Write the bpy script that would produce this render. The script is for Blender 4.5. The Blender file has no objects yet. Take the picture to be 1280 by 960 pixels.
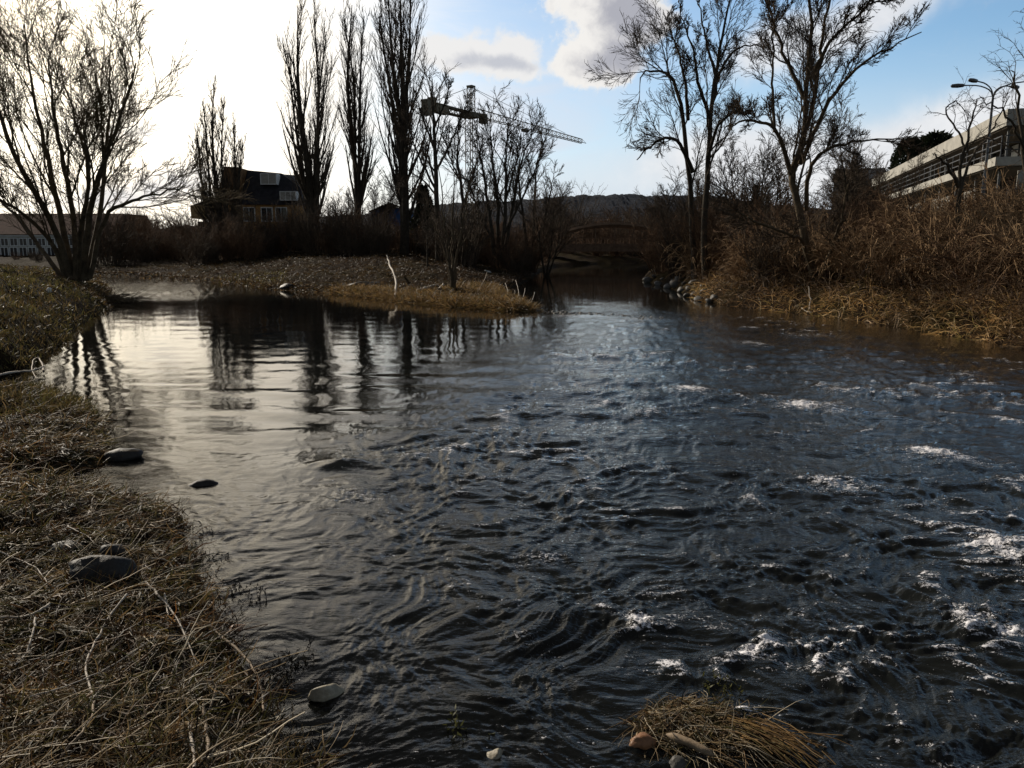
import bpy, math
import numpy as np
from mathutils import Vector, Matrix

# ------------------------------------------------------------------ camera, sky, sun, exposure
W0, H0, FPX = 1280.0, 960.0, 967.0          # photograph size and focal length in its pixels
HOR = 308.0                                 # row of the horizon
CAMH = 1.9
PITCH = math.atan((480.0 - HOR) / FPX)
SUN_AZ, SUN_EL = -44.0, 25.0                # degrees; azimuth from the view axis, negative = left
SKY_STRENGTH = 0.10
SUN_STRENGTH = 5.0
EXPOSURE = -0.1

sc = bpy.context.scene
COL = sc.collection
cd = bpy.data.cameras.new('camera')
cam = bpy.data.objects.new('camera', cd)
COL.objects.link(cam)
cam.location = (0, 0, CAMH)
cam.rotation_euler = (math.pi / 2 - PITCH, 0, 0)
cd.sensor_width = 36.0
cd.lens = 36.0 * FPX / W0
cd.clip_start, cd.clip_end = 0.05, 6000
sc.camera = cam
sc.view_settings.view_transform = 'Standard'
sc.view_settings.look = 'None'
sc.view_settings.exposure = EXPOSURE
sc.view_settings.gamma = 1.0
sc.view_settings.use_curve_mapping = False
sc.render.engine = 'CYCLES'
sc.cycles.use_denoising = True
sc.cycles.max_bounces = 6
sc.cycles.diffuse_bounces = 2
sc.cycles.glossy_bounces = 3
sc.cycles.transparent_max_bounces = 6
sc.cycles.sample_clamp_indirect = 4.0
sc.cycles.sample_clamp_direct = 12.0
sc.cycles.caustics_reflective = False
sc.cycles.caustics_refractive = False

CT, ST = math.cos(PITCH), math.sin(PITCH)
def ray(px, py):
    u, v = (px - 640.0) / FPX, (480.0 - py) / FPX
    return np.array([u, CT + v * ST, -ST + v * CT])
def at(px, py, z=0.0):
    r = ray(px, py); t = (z - CAMH) / r[2]
    return np.array([0, 0, CAMH]) + r * t
def P(px, py, Y):
    r = ray(px, py); t = Y / r[1]
    return np.array([0, 0, CAMH]) + r * t
def azel(px, py):
    r = ray(px, py)
    return math.degrees(math.atan2(r[0], r[1])), math.degrees(math.atan2(r[2], math.hypot(r[0], r[1])))

class NT:
    """tiny helper for node trees"""
    def __init__(self, tree):
        self.t = tree
        tree.nodes.clear()
    def n(self, kind, **kw):
        nd = self.t.nodes.new(kind)
        for k, v in kw.items():
            setattr(nd, k, v)
        return nd
    def set(self, sock, v):
        if isinstance(v, bpy.types.NodeSocket):
            self.t.links.new(v, sock)
        elif v is not None:
            if sock.type == 'RGBA' and len(v) == 3:
                v = (*v, 1)
            sock.default_value = v
    def m(self, op, a, b=None, c=None, clamp=False):
        nd = self.n('ShaderNodeMath', operation=op, use_clamp=clamp)
        for i, v in enumerate((a, b, c)):
            if v is not None:
                self.set(nd.inputs[i], v)
        return nd.outputs[0]
    def smooth(self, x, a, b, lo=0.0, hi=1.0):
        nd = self.n('ShaderNodeMapRange', interpolation_type='SMOOTHSTEP')
        for i, v in enumerate((x, a, b, lo, hi)):
            self.set(nd.inputs[i], v)
        return nd.outputs[0]
    def mix(self, f, a, b, blend='MIX'):
        nd = self.n('ShaderNodeMix', data_type='RGBA', blend_type=blend)
        nd.clamp_factor = True
        self.set(nd.inputs[0], f); self.set(nd.inputs[6], a); self.set(nd.inputs[7], b)
        return nd.outputs[2]
    def noise(self, vec, scale, detail=4, rough=0.55, dist=0.0):
        nd = self.n('ShaderNodeTexNoise')
        if vec is not None:
            self.set(nd.inputs['Vector'], vec)
        nd.inputs['Scale'].default_value = scale
        nd.inputs['Detail'].default_value = detail
        nd.inputs['Roughness'].default_value = rough
        nd.inputs['Distortion'].default_value = dist
        return nd.outputs['Fac']
    def ramp(self, f, stops):
        nd = self.n('ShaderNodeValToRGB')
        el = nd.color_ramp.elements
        while len(el) < len(stops):
            el.new(0.5)
        for e, (p, c) in zip(el, stops):
            e.position = p; e.color = (*c, 1)
        self.set(nd.inputs[0], f)
        return nd.outputs[0]

world = bpy.data.worlds.new('World')
sc.world = world
world.use_nodes = True
def build_world():
    k = NT(world.node_tree)
    out = k.n('ShaderNodeOutputWorld')
    bg = k.n('ShaderNodeBackground')
    bg.inputs['Strength'].default_value = SKY_STRENGTH
    k.t.links.new(bg.outputs[0], out.inputs[0])
    sky = k.n('ShaderNodeTexSky', sky_type='NISHITA')
    sky.sun_disc = False
    sky.sun_elevation = math.radians(SUN_EL)
    sky.sun_rotation = math.radians(SUN_AZ)
    sky.air_density = 1.0; sky.dust_density = 0.6; sky.ozone_density = 1.5
    tc = k.n('ShaderNodeTexCoord')
    D = tc.outputs['Generated']
    sep = k.n('ShaderNodeSeparateXYZ'); k.set(sep.inputs[0], D)
    x, y, z = sep.outputs
    R2D = 180 / math.pi
    az = k.m('MULTIPLY', k.m('ARCTAN2', x, y), R2D)
    el = k.m('MULTIPLY', k.m('ARCSINE', z), R2D)
    big = k.noise(D, 5.0, 7, 0.6, 0.3)
    fine = k.noise(D, 16.0, 6, 0.62, 0.2)
    nz = k.m('ADD', k.m('MULTIPLY', k.m('SUBTRACT', big, 0.5), 1.0), k.m('MULTIPLY', k.m('SUBTRACT', fine, 0.5), 1.15))
    # stretched noise for the high thin veil
    st = k.n('ShaderNodeMapping'); k.set(st.inputs[0], D)
    st.inputs['Rotation'].default_value = (0.3, 0.5, 0.4)
    st.inputs['Scale'].default_value = (1.5, 1.5, 6.0)
    wisp = k.noise(st.outputs[0], 2.5, 6, 0.6, 0.6)
    def blob(px, py, wx, wy, rot=0.0):
        a0, e0 = azel(px, py)
        sx, sy = wx / 17.0, wy / 17.0
        da = k.m('SUBTRACT', az, a0); de = k.m('SUBTRACT', el, e0)
        c, s = math.cos(rot), math.sin(rot)
        u = k.m('ADD', k.m('MULTIPLY', da, c / sx), k.m('MULTIPLY', de, s / sx))
        v = k.m('ADD', k.m('MULTIPLY', da, -s / sy), k.m('MULTIPLY', de, c / sy))
        q = k.m('ADD', k.m('MULTIPLY', u, u), k.m('MULTIPLY', v, v))
        return k.m('POWER', 2.718, k.m('MULTIPLY', q, -1.0))
    def total(bs):
        acc = bs[0]
        for b in bs[1:]:
            acc = k.m('ADD', acc, b)
        return acc
    col = sky.outputs[0]
    # unseen broken grey cloud deck behind the camera, added to set the fill light
    back = k.smooth(y, 0.35, -0.3)
    deck = k.m('MULTIPLY', k.smooth(big, 0.35, 0.6), k.m('MULTIPLY', back, 0.8))
    col = k.mix(deck, col, (2.0, 2.0, 2.1))
    seen = k.m('MULTIPLY', k.smooth(el, 34.0, 24.0), k.smooth(y, 0.1, 0.5))
    col = k.mix(seen, col, k.mix(1.0, col, (1.28, 1.52, 1.63), 'MULTIPLY'))
    # thin veil: thickens to the left (towards the sun) and towards the horizon
    left = k.smooth(k.m('ADD', az, k.m('MULTIPLY', k.m('SUBTRACT', wisp, 0.5), 26.0)), 10.0, -16.0)
    right_lim = k.smooth(az, -75.0, -45.0)
    low = k.smooth(el, 14.0, 2.0, 0.0, 0.9)
    front = k.smooth(y, 0.0, 0.4)
    veil = k.m('MAXIMUM', k.m('MULTIPLY', left, right_lim), low)
    veil = k.m('MULTIPLY', veil, k.smooth(wisp, 0.2, 0.5, 0.8, 1.0))
    veil = k.m('MAXIMUM', veil, k.m('MULTIPLY', k.smooth(wisp, 0.36, 0.68), k.smooth(az, 12.0, -6.0, 0.25, 0.75)))
    veil = k.m('MAXIMUM', veil, k.m('MULTIPLY', blob(600, 170, 260, 150), k.smooth(wisp, 0.25, 0.6, 0.45, 0.95)))
    veil = k.m('MULTIPLY', veil, k.m('MULTIPLY', front, k.smooth(el, 40.0, 24.0)))
    glow = blob(0, 30, 300, 290)
    vcol = k.mix(k.smooth(az, 3.0, -12.0), (7.4, 7.9, 8.9), (9.8, 9.8, 9.9))
    vcol = k.mix(glow, vcol, (25.0, 22.2, 17.6))
    col = k.mix(veil, col, vcol)
    # white bank low on the right and its upper streak
    band = total([blob(1190, 170, 200, 40, 0.30), blob(1110, 10, 90, 34, 0.5), blob(900, 195, 120, 40, 0.1), blob(1280, 215, 120, 60, 0.2), blob(960, 60, 60, 30, 0.4)])
    bandf = k.smooth(k.m('ADD', band, k.m('MULTIPLY', nz, 0.5)), 0.15, 0.95)
    col = k.mix(k.m('MULTIPLY', bandf, 0.9), col, k.mix(k.smooth(fine, 0.35, 0.65), (8.2, 8.3, 8.6), (9.4, 9.4, 9.5)))
    # cumulus: lumpy edges, bright rims on the sunward side, grey bellies away from it
    puff = k.noise(D, 48.0, 8, 0.62, 0.3)
    lump = k.m('ADD', k.m('MULTIPLY', k.m('SUBTRACT', k.noise(D, 17.0, 8, 0.6, 0.3), 0.5), 2.2), k.m('MULTIPLY', k.m('SUBTRACT', puff, 0.5), 1.7))
    cum = total([blob(765, 40, 52, 44), blob(812, 24, 30, 24), blob(715, 78, 38, 26), blob(735, -5, 60, 26), blob(760, 92, 36, 16)])
    cf = k.m('MULTIPLY', k.smooth(k.m('ADD', cum, k.m('MULTIPLY', lump, 0.72)), 0.30, 0.78), k.smooth(cum, 0.06, 0.28))
    core = total([blob(800, 42, 44, 34), blob(760, 80, 44, 20), blob(770, 10, 40, 22)])
    shade = k.smooth(k.m('ADD', core, k.m('MULTIPLY', lump, 0.8)), 0.05, 1.35)
    col = k.mix(k.m('MULTIPLY', cf, 0.97), col, k.mix(shade, (9.8, 9.5, 9.1), (4.6, 4.6, 5.1)))
    cum2 = total([blob(588, 70, 52, 22, 0.05), blob(648, 60, 30, 20), blob(655, 90, 42, 14), blob(548, 62, 30, 18)])
    cf2 = k.m('MULTIPLY', k.smooth(k.m('ADD', cum2, k.m('MULTIPLY', lump, 0.9)), 0.22, 0.9), k.smooth(cum2, 0.05, 0.3))
    shade2 = k.smooth(k.m('ADD', total([blob(585, 76, 36, 10), blob(630, 78, 26, 9), blob(665, 84, 24, 8)]), k.m('MULTIPLY', lump, 0.9)), 0.25, 1.5)
    col = k.mix(k.m('MULTIPLY', cf2, 0.92), col, k.mix(shade2, (9.4, 9.2, 9.0), (6.0, 6.1, 6.6)))
    # soft grey low clouds on the left
    gl = total([blob(215, 228, 60, 24, 0.1), blob(170, 165, 40, 14, 0.2), blob(120, 250, 60, 14, 0.05)])
    gf = k.smooth(k.m('ADD', gl, k.m('MULTIPLY', lump, 0.6)), 0.15, 1.2)
    col = k.mix(k.m('MULTIPLY', gf, 0.75), col, (6.3, 6.4, 7.0))
    # unseen grey deck overhead, added to keep the near water's reflections dark
    up = k.smooth(el, 25.0, 38.0)
    col = k.mix(k.m('MULTIPLY', up, 0.94), col, k.mix(k.smooth(big, 0.3, 0.7), (0.68, 0.70, 0.76), (1.12, 1.14, 1.18)))
    k.set(bg.inputs['Color'], col)
build_world()

sd = bpy.data.lights.new('sun', 'SUN')
sd.energy = SUN_STRENGTH
sd.angle = math.radians(0.5)
sd.color = (1.0, 0.90, 0.76)
sun = bpy.data.objects.new('sun', sd)
COL.objects.link(sun)
sa, se = math.radians(SUN_AZ), math.radians(SUN_EL)
SUNV = Vector((math.sin(sa) * math.cos(se), math.cos(sa) * math.cos(se), math.sin(se)))
sun.rotation_euler = SUNV.to_track_quat('Z', 'Y').to_euler()

# ------------------------------------------------------------------ helpers
def tag(o, label=None, cat=None, group=None, kind=None):
    for k, v in (('label', label), ('category', cat), ('group', group), ('kind', kind)):
        if v:
            o[k] = v
    return o
def empty(name, loc, label, cat, group=None):
    o = bpy.data.objects.new(name, None)
    o.empty_display_size = 0.3
    o.location = loc
    COL.objects.link(o)
    return tag(o, label, cat, group)
def link(name, me, parent=None, mat=None):
    o = bpy.data.objects.new(name, me)
    if mat is not None and not me.materials:
        me.materials.append(mat)
    COL.objects.link(o)
    if parent is not None:
        o.parent = parent
    return o
def copy_tree(o, parent=None):
    c = o.copy(); COL.objects.link(c)
    if parent is not None:
        c.parent = parent
    for ch in list(o.children):
        copy_tree(ch, c)
    return c

def mesh_np(name, V, F, col=None, smooth=True, attrs=None):
    me = bpy.data.meshes.new(name)
    V = np.asarray(V, dtype=np.float32); F = np.asarray(F, dtype=np.int32)
    s = F.shape[1]
    me.vertices.add(len(V)); me.vertices.foreach_set('co', V.ravel())
    me.loops.add(F.size); me.loops.foreach_set('vertex_index', F.ravel())
    me.polygons.add(len(F)); me.polygons.foreach_set('loop_start', np.arange(0, F.size, s, dtype=np.int32))
    me.polygons.foreach_set('use_smooth', np.full(len(F), smooth, dtype=bool))
    me.update(calc_edges=True)
    if col is not None:
        ca = me.color_attributes.new('tint', 'FLOAT_COLOR', 'POINT')
        c4 = np.ones((len(V), 4), dtype=np.float32); c4[:, :3] = col
        ca.data.foreach_set('color', c4.ravel())
    for k, a in (attrs or {}).items():
        at_ = me.attributes.new(k, 'FLOAT', 'POINT')
        at_.data.foreach_set('value', np.asarray(a, dtype=np.float32))
    return me

class Geo:
    """collects tubes, ribbons, boxes and prisms and builds ONE quad mesh"""
    def __init__(self):
        self.V, self.F, self.C, self.n = [], [], [], 0
    def raw(self, V, F, col=None):
        V = np.asarray(V, float); F = np.asarray(F, int)
        if len(V) == 0:
            return
        self.V.append(V); self.F.append(F + self.n); self.n += len(V)
        c = np.ones((len(V), 3))
        if col is not None:
            c[:] = col
        self.C.append(c)
    def tubes(self, pts, rad, sides=4, col=None):
        pts = np.asarray(pts, float); rad = np.asarray(rad, float)
        if pts.ndim == 2:
            pts = pts[None]; rad = rad[None]
        N, K, _ = pts.shape
        T = np.gradient(pts, axis=1)
        T /= np.linalg.norm(T, axis=2, keepdims=True) + 1e-9
        mean = pts[:, -1] - pts[:, 0]
        mean /= np.linalg.norm(mean, axis=1, keepdims=True) + 1e-9
        ref = np.where(np.abs(mean[:, 2:3]) > 0.8, np.array([[1.0, 0.13, 0]]), np.array([[0.0, 0.1, 1.0]]))[:, None, :]
        U = np.cross(T, np.broadcast_to(ref, T.shape))
        U /= np.linalg.norm(U, axis=2, keepdims=True) + 1e-9
        B = np.cross(T, U)
        a = np.arange(sides) * 2 * math.pi / sides
        ca, sa_ = np.cos(a), np.sin(a)
        V = pts[:, :, None, :] + rad[:, :, None, None] * (U[:, :, None, :] * ca[None, None, :, None] + B[:, :, None, :] * sa_[None, None, :, None])
        V = V.reshape(-1, 3)
        base = (np.arange(N) * K * sides)[:, None, None]
        kk = (np.arange(K - 1) * sides)[None, :, None]
        jj = np.arange(sides)[None, None, :]; j2 = (jj + 1) % sides
        F = np.stack([base + kk + jj, base + kk + j2, base + kk + sides + j2, base + kk + sides + jj], -1).reshape(-1, 4)
        if col is not None:
            col = np.repeat(np.asarray(col), K * sides, axis=0) if np.ndim(col) == 2 else col
        self.raw(V, F, col)
    def ribbons(self, pts, wid, col=None, side=None):
        N, K, _ = pts.shape
        T = np.gradient(pts, axis=1)
        if side is None:
            side = np.random.default_rng(5).normal(size=(N, 3))
        S = np.cross(T, np.broadcast_to(side[:, None, :], T.shape))
        S /= np.linalg.norm(S, axis=2, keepdims=True) + 1e-9
        V = np.stack([pts - S * wid[..., None] / 2, pts + S * wid[..., None] / 2], 2).reshape(-1, 3)
        base = (np.arange(N) * K * 2)[:, None]
        kk = (np.arange(K - 1) * 2)[None, :]
        F = np.stack([base + kk, base + kk + 1, base + kk + 3, base + kk + 2], -1).reshape(-1, 4)
        if col is not None and np.ndim(col) == 2:
            col = np.repeat(col, K * 2, axis=0)
        self.raw(V, F, col)
    def box(self, c, s, M=None):
        """box centred at c with full sizes s; M an optional 3x3 rotation about the origin of c"""
        h = np.array(s) / 2.0
        V = np.array([[x, y, z] for x in (-1, 1) for y in (-1, 1) for z in (-1, 1)]) * h + np.array(c)
        if M is not None:
            V = V @ np.array(M).T
        F = [[0, 1, 3, 2], [4, 6, 7, 5], [0, 4, 5, 1], [2, 3, 7, 6], [0, 2, 6, 4], [1, 5, 7, 3]]
        self.raw(V, F)
    def bar(self, a, b, w, h=None):
        """square bar between two points"""
        a = np.array(a, float); b = np.array(b, float); h = h or w
        self.tubes(np.stack([a, b]), np.array([w, w]) * 0.707, 4)
    def build(self, name, mat, parent=None, smooth=True):
        me = mesh_np(name, np.concatenate(self.V), np.concatenate(self.F), np.concatenate(self.C), smooth)
        return link(name, me, parent, mat)

# ---- numpy gradient noise
def _hash(ix, iy, seed):
    h = (ix.astype(np.int64) * 374761393 + iy.astype(np.int64) * 668265263 + seed * 974634777) & 0xFFFFFFFF
    h = ((h ^ (h >> 13)) * 1274126177) & 0xFFFFFFFF
    return (h ^ (h >> 16)) & 0xFFFF
def pn(x, y, seed=0):
    x0 = np.floor(x); y0 = np.floor(y)
    fx, fy = x - x0, y - y0
    u = fx * fx * fx * (fx * (fx * 6 - 15) + 10); v = fy * fy * fy * (fy * (fy * 6 - 15) + 10)
    def g(dx, dy):
        a = _hash(x0 + dx, y0 + dy, seed) * (2 * math.pi / 65536)
        return np.cos(a) * (fx - dx) + np.sin(a) * (fy - dy)
    a = g(0, 0); b = g(1, 0); c = g(0, 1); d = g(1, 1)
    return 1.5 * ((a + (b - a) * u) * (1 - v) + (c + (d - c) * u) * v)
def fbm(x, y, octv=4, seed=0, gain=0.5, lac=2.03):
    s = 0; a = 1.0
    for i in range(octv):
        s = s + a * pn(x, y, seed + i * 17)
        x = x * lac + 3.7; y = y * lac - 1.9; a *= gain
    return s
def sstep(a, b, x):
    t = np.clip((x - a) / (b - a), 0, 1)
    return t * t * (3 - 2 * t)

# ------------------------------------------------------------------ river outline and terrain
# (world x, y, lip height, slope, cap) - the parameters belong to the edge that starts at the vertex
def pv(px, py, *prm):
    p = at(px, py); return (p[0], p[1], *prm)
NEAR = (0.11, 0.05, 0.45); HILL = (0.12, 0.64, 2.9); WIL = (0.2, 0.24, 1.6); FARL = (0.2, 0.12, 0.35)
CEN = (0.15, 0.075, 2.2); BAR = (0.13, 0.03, 1.2); CHAN = (0.2, 0.16, 2.4); ROCK = (0.2, 0.42, 3.2); RIGHT = (0.10, 0.60, 3.9); HERE = (0.08, 0.08, 0.9)
OUT = [pv(400, 985, *NEAR), pv(366, 952, *NEAR), pv(338, 900, *NEAR), pv(318, 858, *NEAR), pv(292, 815, *NEAR), pv(262, 742, *NEAR), pv(236, 690, *NEAR),
       pv(226, 640, *NEAR), pv(150, 618, *NEAR), pv(105, 604, *NEAR), pv(48, 602, *NEAR), pv(112, 588, *NEAR), pv(142, 574, *NEAR), pv(132, 535, *NEAR), pv(112, 506, *NEAR),
       pv(55, 488, *NEAR), pv(-30, 494, *NEAR), pv(-40, 478, *HILL), pv(35, 462, *HILL), pv(78, 430, *HILL), pv(98, 408, *HILL), pv(125, 392, *HILL), pv(140, 378, *WIL), pv(136, 361, *WIL),
       pv(128, 353, *WIL), (-26.5, 44.5, *WIL), (-42, 50, *WIL), (-75, 58, *FARL), (-75, 66, *FARL), (-42, 56.5, *FARL), pv(110, 345, *FARL), pv(200, 348, *CEN),
       pv(262, 353, *CEN), pv(330, 361, *CEN), pv(400, 366, *CEN), pv(440, 370, *BAR), pv(500, 377, *BAR), pv(570, 384, *BAR), pv(640, 389, *BAR), pv(668, 389, *BAR), pv(655, 382, *BAR),
       pv(628, 373, *CHAN), pv(634, 362, *CHAN), pv(656, 353, *CHAN), (2.2, 60, *CHAN), (4.5, 76, *CHAN), (10, 88, *CHAN), (22, 96, *CHAN), (45, 100, *CHAN), (45, 92, *ROCK), (24, 87, *ROCK), (15, 78, *ROCK), (10.5, 60, *ROCK), pv(802, 350, *ROCK),
       pv(842, 362, *ROCK), pv(878, 376, *ROCK), pv(905, 381, *RIGHT), pv(1000, 392, *RIGHT), pv(1080, 402, *RIGHT), pv(1160, 415, *RIGHT), pv(1230, 426, *RIGHT), pv(1285, 436, *RIGHT), (14.5, 11.6, *RIGHT),
       (25, 6.5, *RIGHT), (60, -2, *RIGHT), (60, -14, *HERE), (25, -6, *HERE), (6, 0.1, *HERE), (2.2, 0.9, *HERE), (0.6, 1.3, *HERE), (-0.25, 1.75, *HERE)]
OUT = np.array(OUT)
def river(x, y):
    """signed distance to the shoreline (positive on land) and the blended bank parameters"""
    x = np.asarray(x, float); y = np.asarray(y, float)
    n = len(OUT)
    best = np.full(x.shape, 1e9); ws = np.zeros(x.shape); pr = [np.zeros(x.shape) for _ in range(3)]
    inside = np.zeros(x.shape, bool)
    for i in range(n):
        ax, ay = OUT[i, :2]; bx, by = OUT[(i + 1) % n, :2]
        ex, ey = bx - ax, by - ay
        t = np.clip(((x - ax) * ex + (y - ay) * ey) / (ex * ex + ey * ey), 0, 1)
        d = np.hypot(x - ax - t * ex, y - ay - t * ey)
        best = np.minimum(best, d)
        w = 1.0 / (d ** 3 + 0.02)
        ws += w
        for q in range(3):
            pr[q] += w * OUT[i, 2 + q]
        if ay != by:
            c = ((ay > y) != (by > y)) & (x < (bx - ax) * (y - ay) / (by - ay) + ax)
            inside ^= c
    return np.where(inside, -best, best), [q / ws for q in pr]
def terrain(x, y, detail=True):
    s, (lip, slope, cap) = river(x, y)
    land = lip * sstep(-0.05, 0.45, s) + cap * (1 - np.exp(-slope * np.maximum(s, 0) / cap))
    r = np.hypot(x, y)
    if detail:
        k = np.clip(s / 1.5, 0, 1)
        near = 1.0 / (1 + (r / 14) ** 2)
        land = land + k * (0.16 * fbm(x * 0.45, y * 0.45, 3, 3) + 0.05 * fbm(x * 2.1, y * 2.1, 3, 9)) + np.clip(s / 0.2, 0, 1) * near * (0.045 * fbm(x * 3.2, y * 3.2, 2, 33) + 0.035 * fbm(x * 7, y * 7, 2, 31))
    bed = -np.minimum(0.04 + 0.16 * np.maximum(-s, 0), 0.55) + 0.03 * fbm(x * 3, y * 3, 2, 77) * np.clip(-s / 0.5, 0, 1)
    return np.where(s > 0, land, bed)
def tz(x, y):
    return float(terrain(np.array([float(x)]), np.array([float(y)]))[0])
_G = []
def _grid(x0, x1, y0, y1, st):
    xs = np.arange(x0, x1, st); ys = np.arange(y0, y1, st); X, Y = np.meshgrid(xs, ys)
    _G.append((x0, y0, st, len(xs), len(ys), river(X, Y)[0], terrain(X, Y)))
_grid(-16, 6.5, -2.5, 14, .04)
_grid(-48, 42, -6, 78, .2)
def tfast(x, y):
    """shore distance and ground height from tables"""
    x = np.asarray(x, float); y = np.asarray(y, float)
    s_ = np.zeros(x.shape); z_ = np.zeros(x.shape); todo = np.ones(x.shape, bool)
    for x0, y0, st, nx, ny, S, Z in _G:
        u, v = (x - x0) / st, (y - y0) / st
        m = todo & (u >= 0) & (v >= 0) & (u < nx - 1.01) & (v < ny - 1.01)
        uu, vv = u[m], v[m]; i = uu.astype(int); j = vv.astype(int); a, b = uu - i, vv - j
        for A, o in ((S, s_), (Z, z_)):
            o[m] = (A[j, i] * (1 - a) + A[j, i + 1] * a) * (1 - b) + (A[j + 1, i] * (1 - a) + A[j + 1, i + 1] * a) * b
        todo &= ~m
    if todo.any():
        s_[todo] = river(x[todo], y[todo])[0]; z_[todo] = terrain(x[todo], y[todo])
    return s_, z_
def gpt(px, py):
    """the point of the ground seen at that place of the photograph"""
    r = ray(px, py); t = np.geomspace(1.0, 160.0, 1500)
    q = r[None, :] * t[:, None]; q[:, 2] += CAMH
    z = np.maximum(tfast(q[:, 0], q[:, 1])[1], 0.0)
    hit = np.nonzero(q[:, 2] <= z)[0]
    i = hit[0] if len(hit) else -1
    return np.array([q[i, 0], q[i, 1], tz(q[i, 0], q[i, 1])])

# ------------------------------------------------------------------ materials
def material(name, fn):
    m = bpy.data.materials.new(name)
    m.use_nodes = True
    k = NT(m.node_tree)
    out = k.n('ShaderNodeOutputMaterial')
    sh = fn(k)
    k.t.links.new(sh, out.inputs['Surface'])
    return m
def princ(k, col, rough=0.8, spec=0.3, normal=None, metal=0.0):
    b = k.n('ShaderNodeBsdfPrincipled')
    k.set(b.inputs['Base Color'], col); k.set(b.inputs['Roughness'], rough)
    k.set(b.inputs['Specular IOR Level'], spec)
    b.inputs['Metallic'].default_value = metal
    if normal is not None:
        k.set(b.inputs['Normal'], normal)
    return b.outputs[0]
def bump(k, h, strength=0.5, dist=0.02):
    b = k.n('ShaderNodeBump')
    b.inputs['Strength'].default_value = strength; b.inputs['Distance'].default_value = dist
    k.set(b.inputs['Height'], h)
    return b.outputs[0]
def obj_co(k):
    return k.n('ShaderNodeTexCoord').outputs['Object']
def noisy(name, c1, c2, scale=3.0, rough=0.85, spec=0.2, bs=0.4, bd=0.02, metal=0.0, det=5, lo=0.3, hi=0.7):
    def fn(k):
        co = obj_co(k)
        f = k.noise(co, scale, det, 0.6)
        g = k.noise(co, scale * 6, 4, 0.6)
        mixf = k.smooth(k.m('ADD', k.m('MULTIPLY', f, 0.7), k.m('MULTIPLY', g, 0.3)), lo, hi)
        return princ(k, k.mix(mixf, c1, c2), rough, spec, bump(k, g, bs, bd), metal)
    return material(name, fn)
def tinted(name, base, rough=0.7, spec=0.25, transl=0.0):
    """base colour times the strand's own tint"""
    def fn(k):
        a = k.n('ShaderNodeVertexColor', layer_name='tint')
        n = k.noise(obj_co(k), 9.0, 3, 0.6)
        c = k.mix(1.0, a.outputs[0], base, 'MULTIPLY')
        c = k.mix(1.0, c, k.ramp(n, [(0.3, (0.6, 0.6, 0.6)), (0.7, (1.25, 1.2, 1.15))]), 'MULTIPLY')
        p = princ(k, c, rough, spec)
        if transl:
            t = k.n('ShaderNodeBsdfTranslucent'); k.set(t.inputs[0], c)
            mx = k.n('ShaderNodeMixShader'); mx.inputs[0].default_value = transl
            k.t.links.new(p, mx.inputs[1]); k.t.links.new(t.outputs[0], mx.inputs[2])
            return mx.outputs[0]
        return p
    return material(name, fn)

def ground_fn(k):
    co = obj_co(k)
    a = k.noise(co, 0.35, 5, 0.6); b = k.noise(co, 5.0, 6, 0.65); c = k.noise(co, 38.0, 4, 0.6)
    soil = k.mix(k.smooth(b, 0.35, 0.65), (0.010, 0.0065, 0.0042), (0.030, 0.019, 0.011))
    grass = k.mix(k.smooth(c, 0.3, 0.7), (0.014, 0.0105, 0.0045), (0.040, 0.028, 0.012))
    col = k.mix(k.smooth(a, 0.42, 0.58), soil, grass)
    v = k.n('ShaderNodeTexVoronoi'); v.inputs['Scale'].default_value = 14.0; k.set(v.inputs['Vector'], co)
    litter = k.smooth(v.outputs['Distance'], 0.22, 0.12)
    litcol = k.mix(k.noise(co, 21.0, 2), (0.03, 0.018, 0.009), (0.10, 0.062, 0.032))
    col = k.mix(k.m('MULTIPLY', litter, 0.6), col, litcol)
    # stony, slimy bed below the water line
    sep = k.n('ShaderNodeSeparateXYZ'); k.set(sep.inputs[0], co)
    v2 = k.n('ShaderNodeTexVoronoi'); v2.inputs['Scale'].default_value = 7.0; k.set(v2.inputs['Vector'], co)
    bedc = k.mix(k.noise(co, 3.0, 3), (0.026, 0.020, 0.012), (0.085, 0.064, 0.035))
    bedc = k.mix(k.smooth(v2.outputs['Distance'], 0.25, 0.6), bedc, (0.02, 0.017, 0.012))
    wet = k.smooth(sep.outputs[2], 0.0, -0.05)
    col = k.mix(wet, col, bedc)
    damp = k.smooth(sep.outputs[2], 0.16, 0.02)
    rough = k.m('SUBTRACT', 0.95, k.m('MULTIPLY', damp, 0.05))
    h = k.m('ADD', k.m('MULTIPLY', b, 0.6), k.m('MULTIPLY', c, 0.4))
    return princ(k, col, rough, 0.02, bump(k, h, 0.8, 0.05))
M_GROUND = material('ground_soil', ground_fn)

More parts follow.
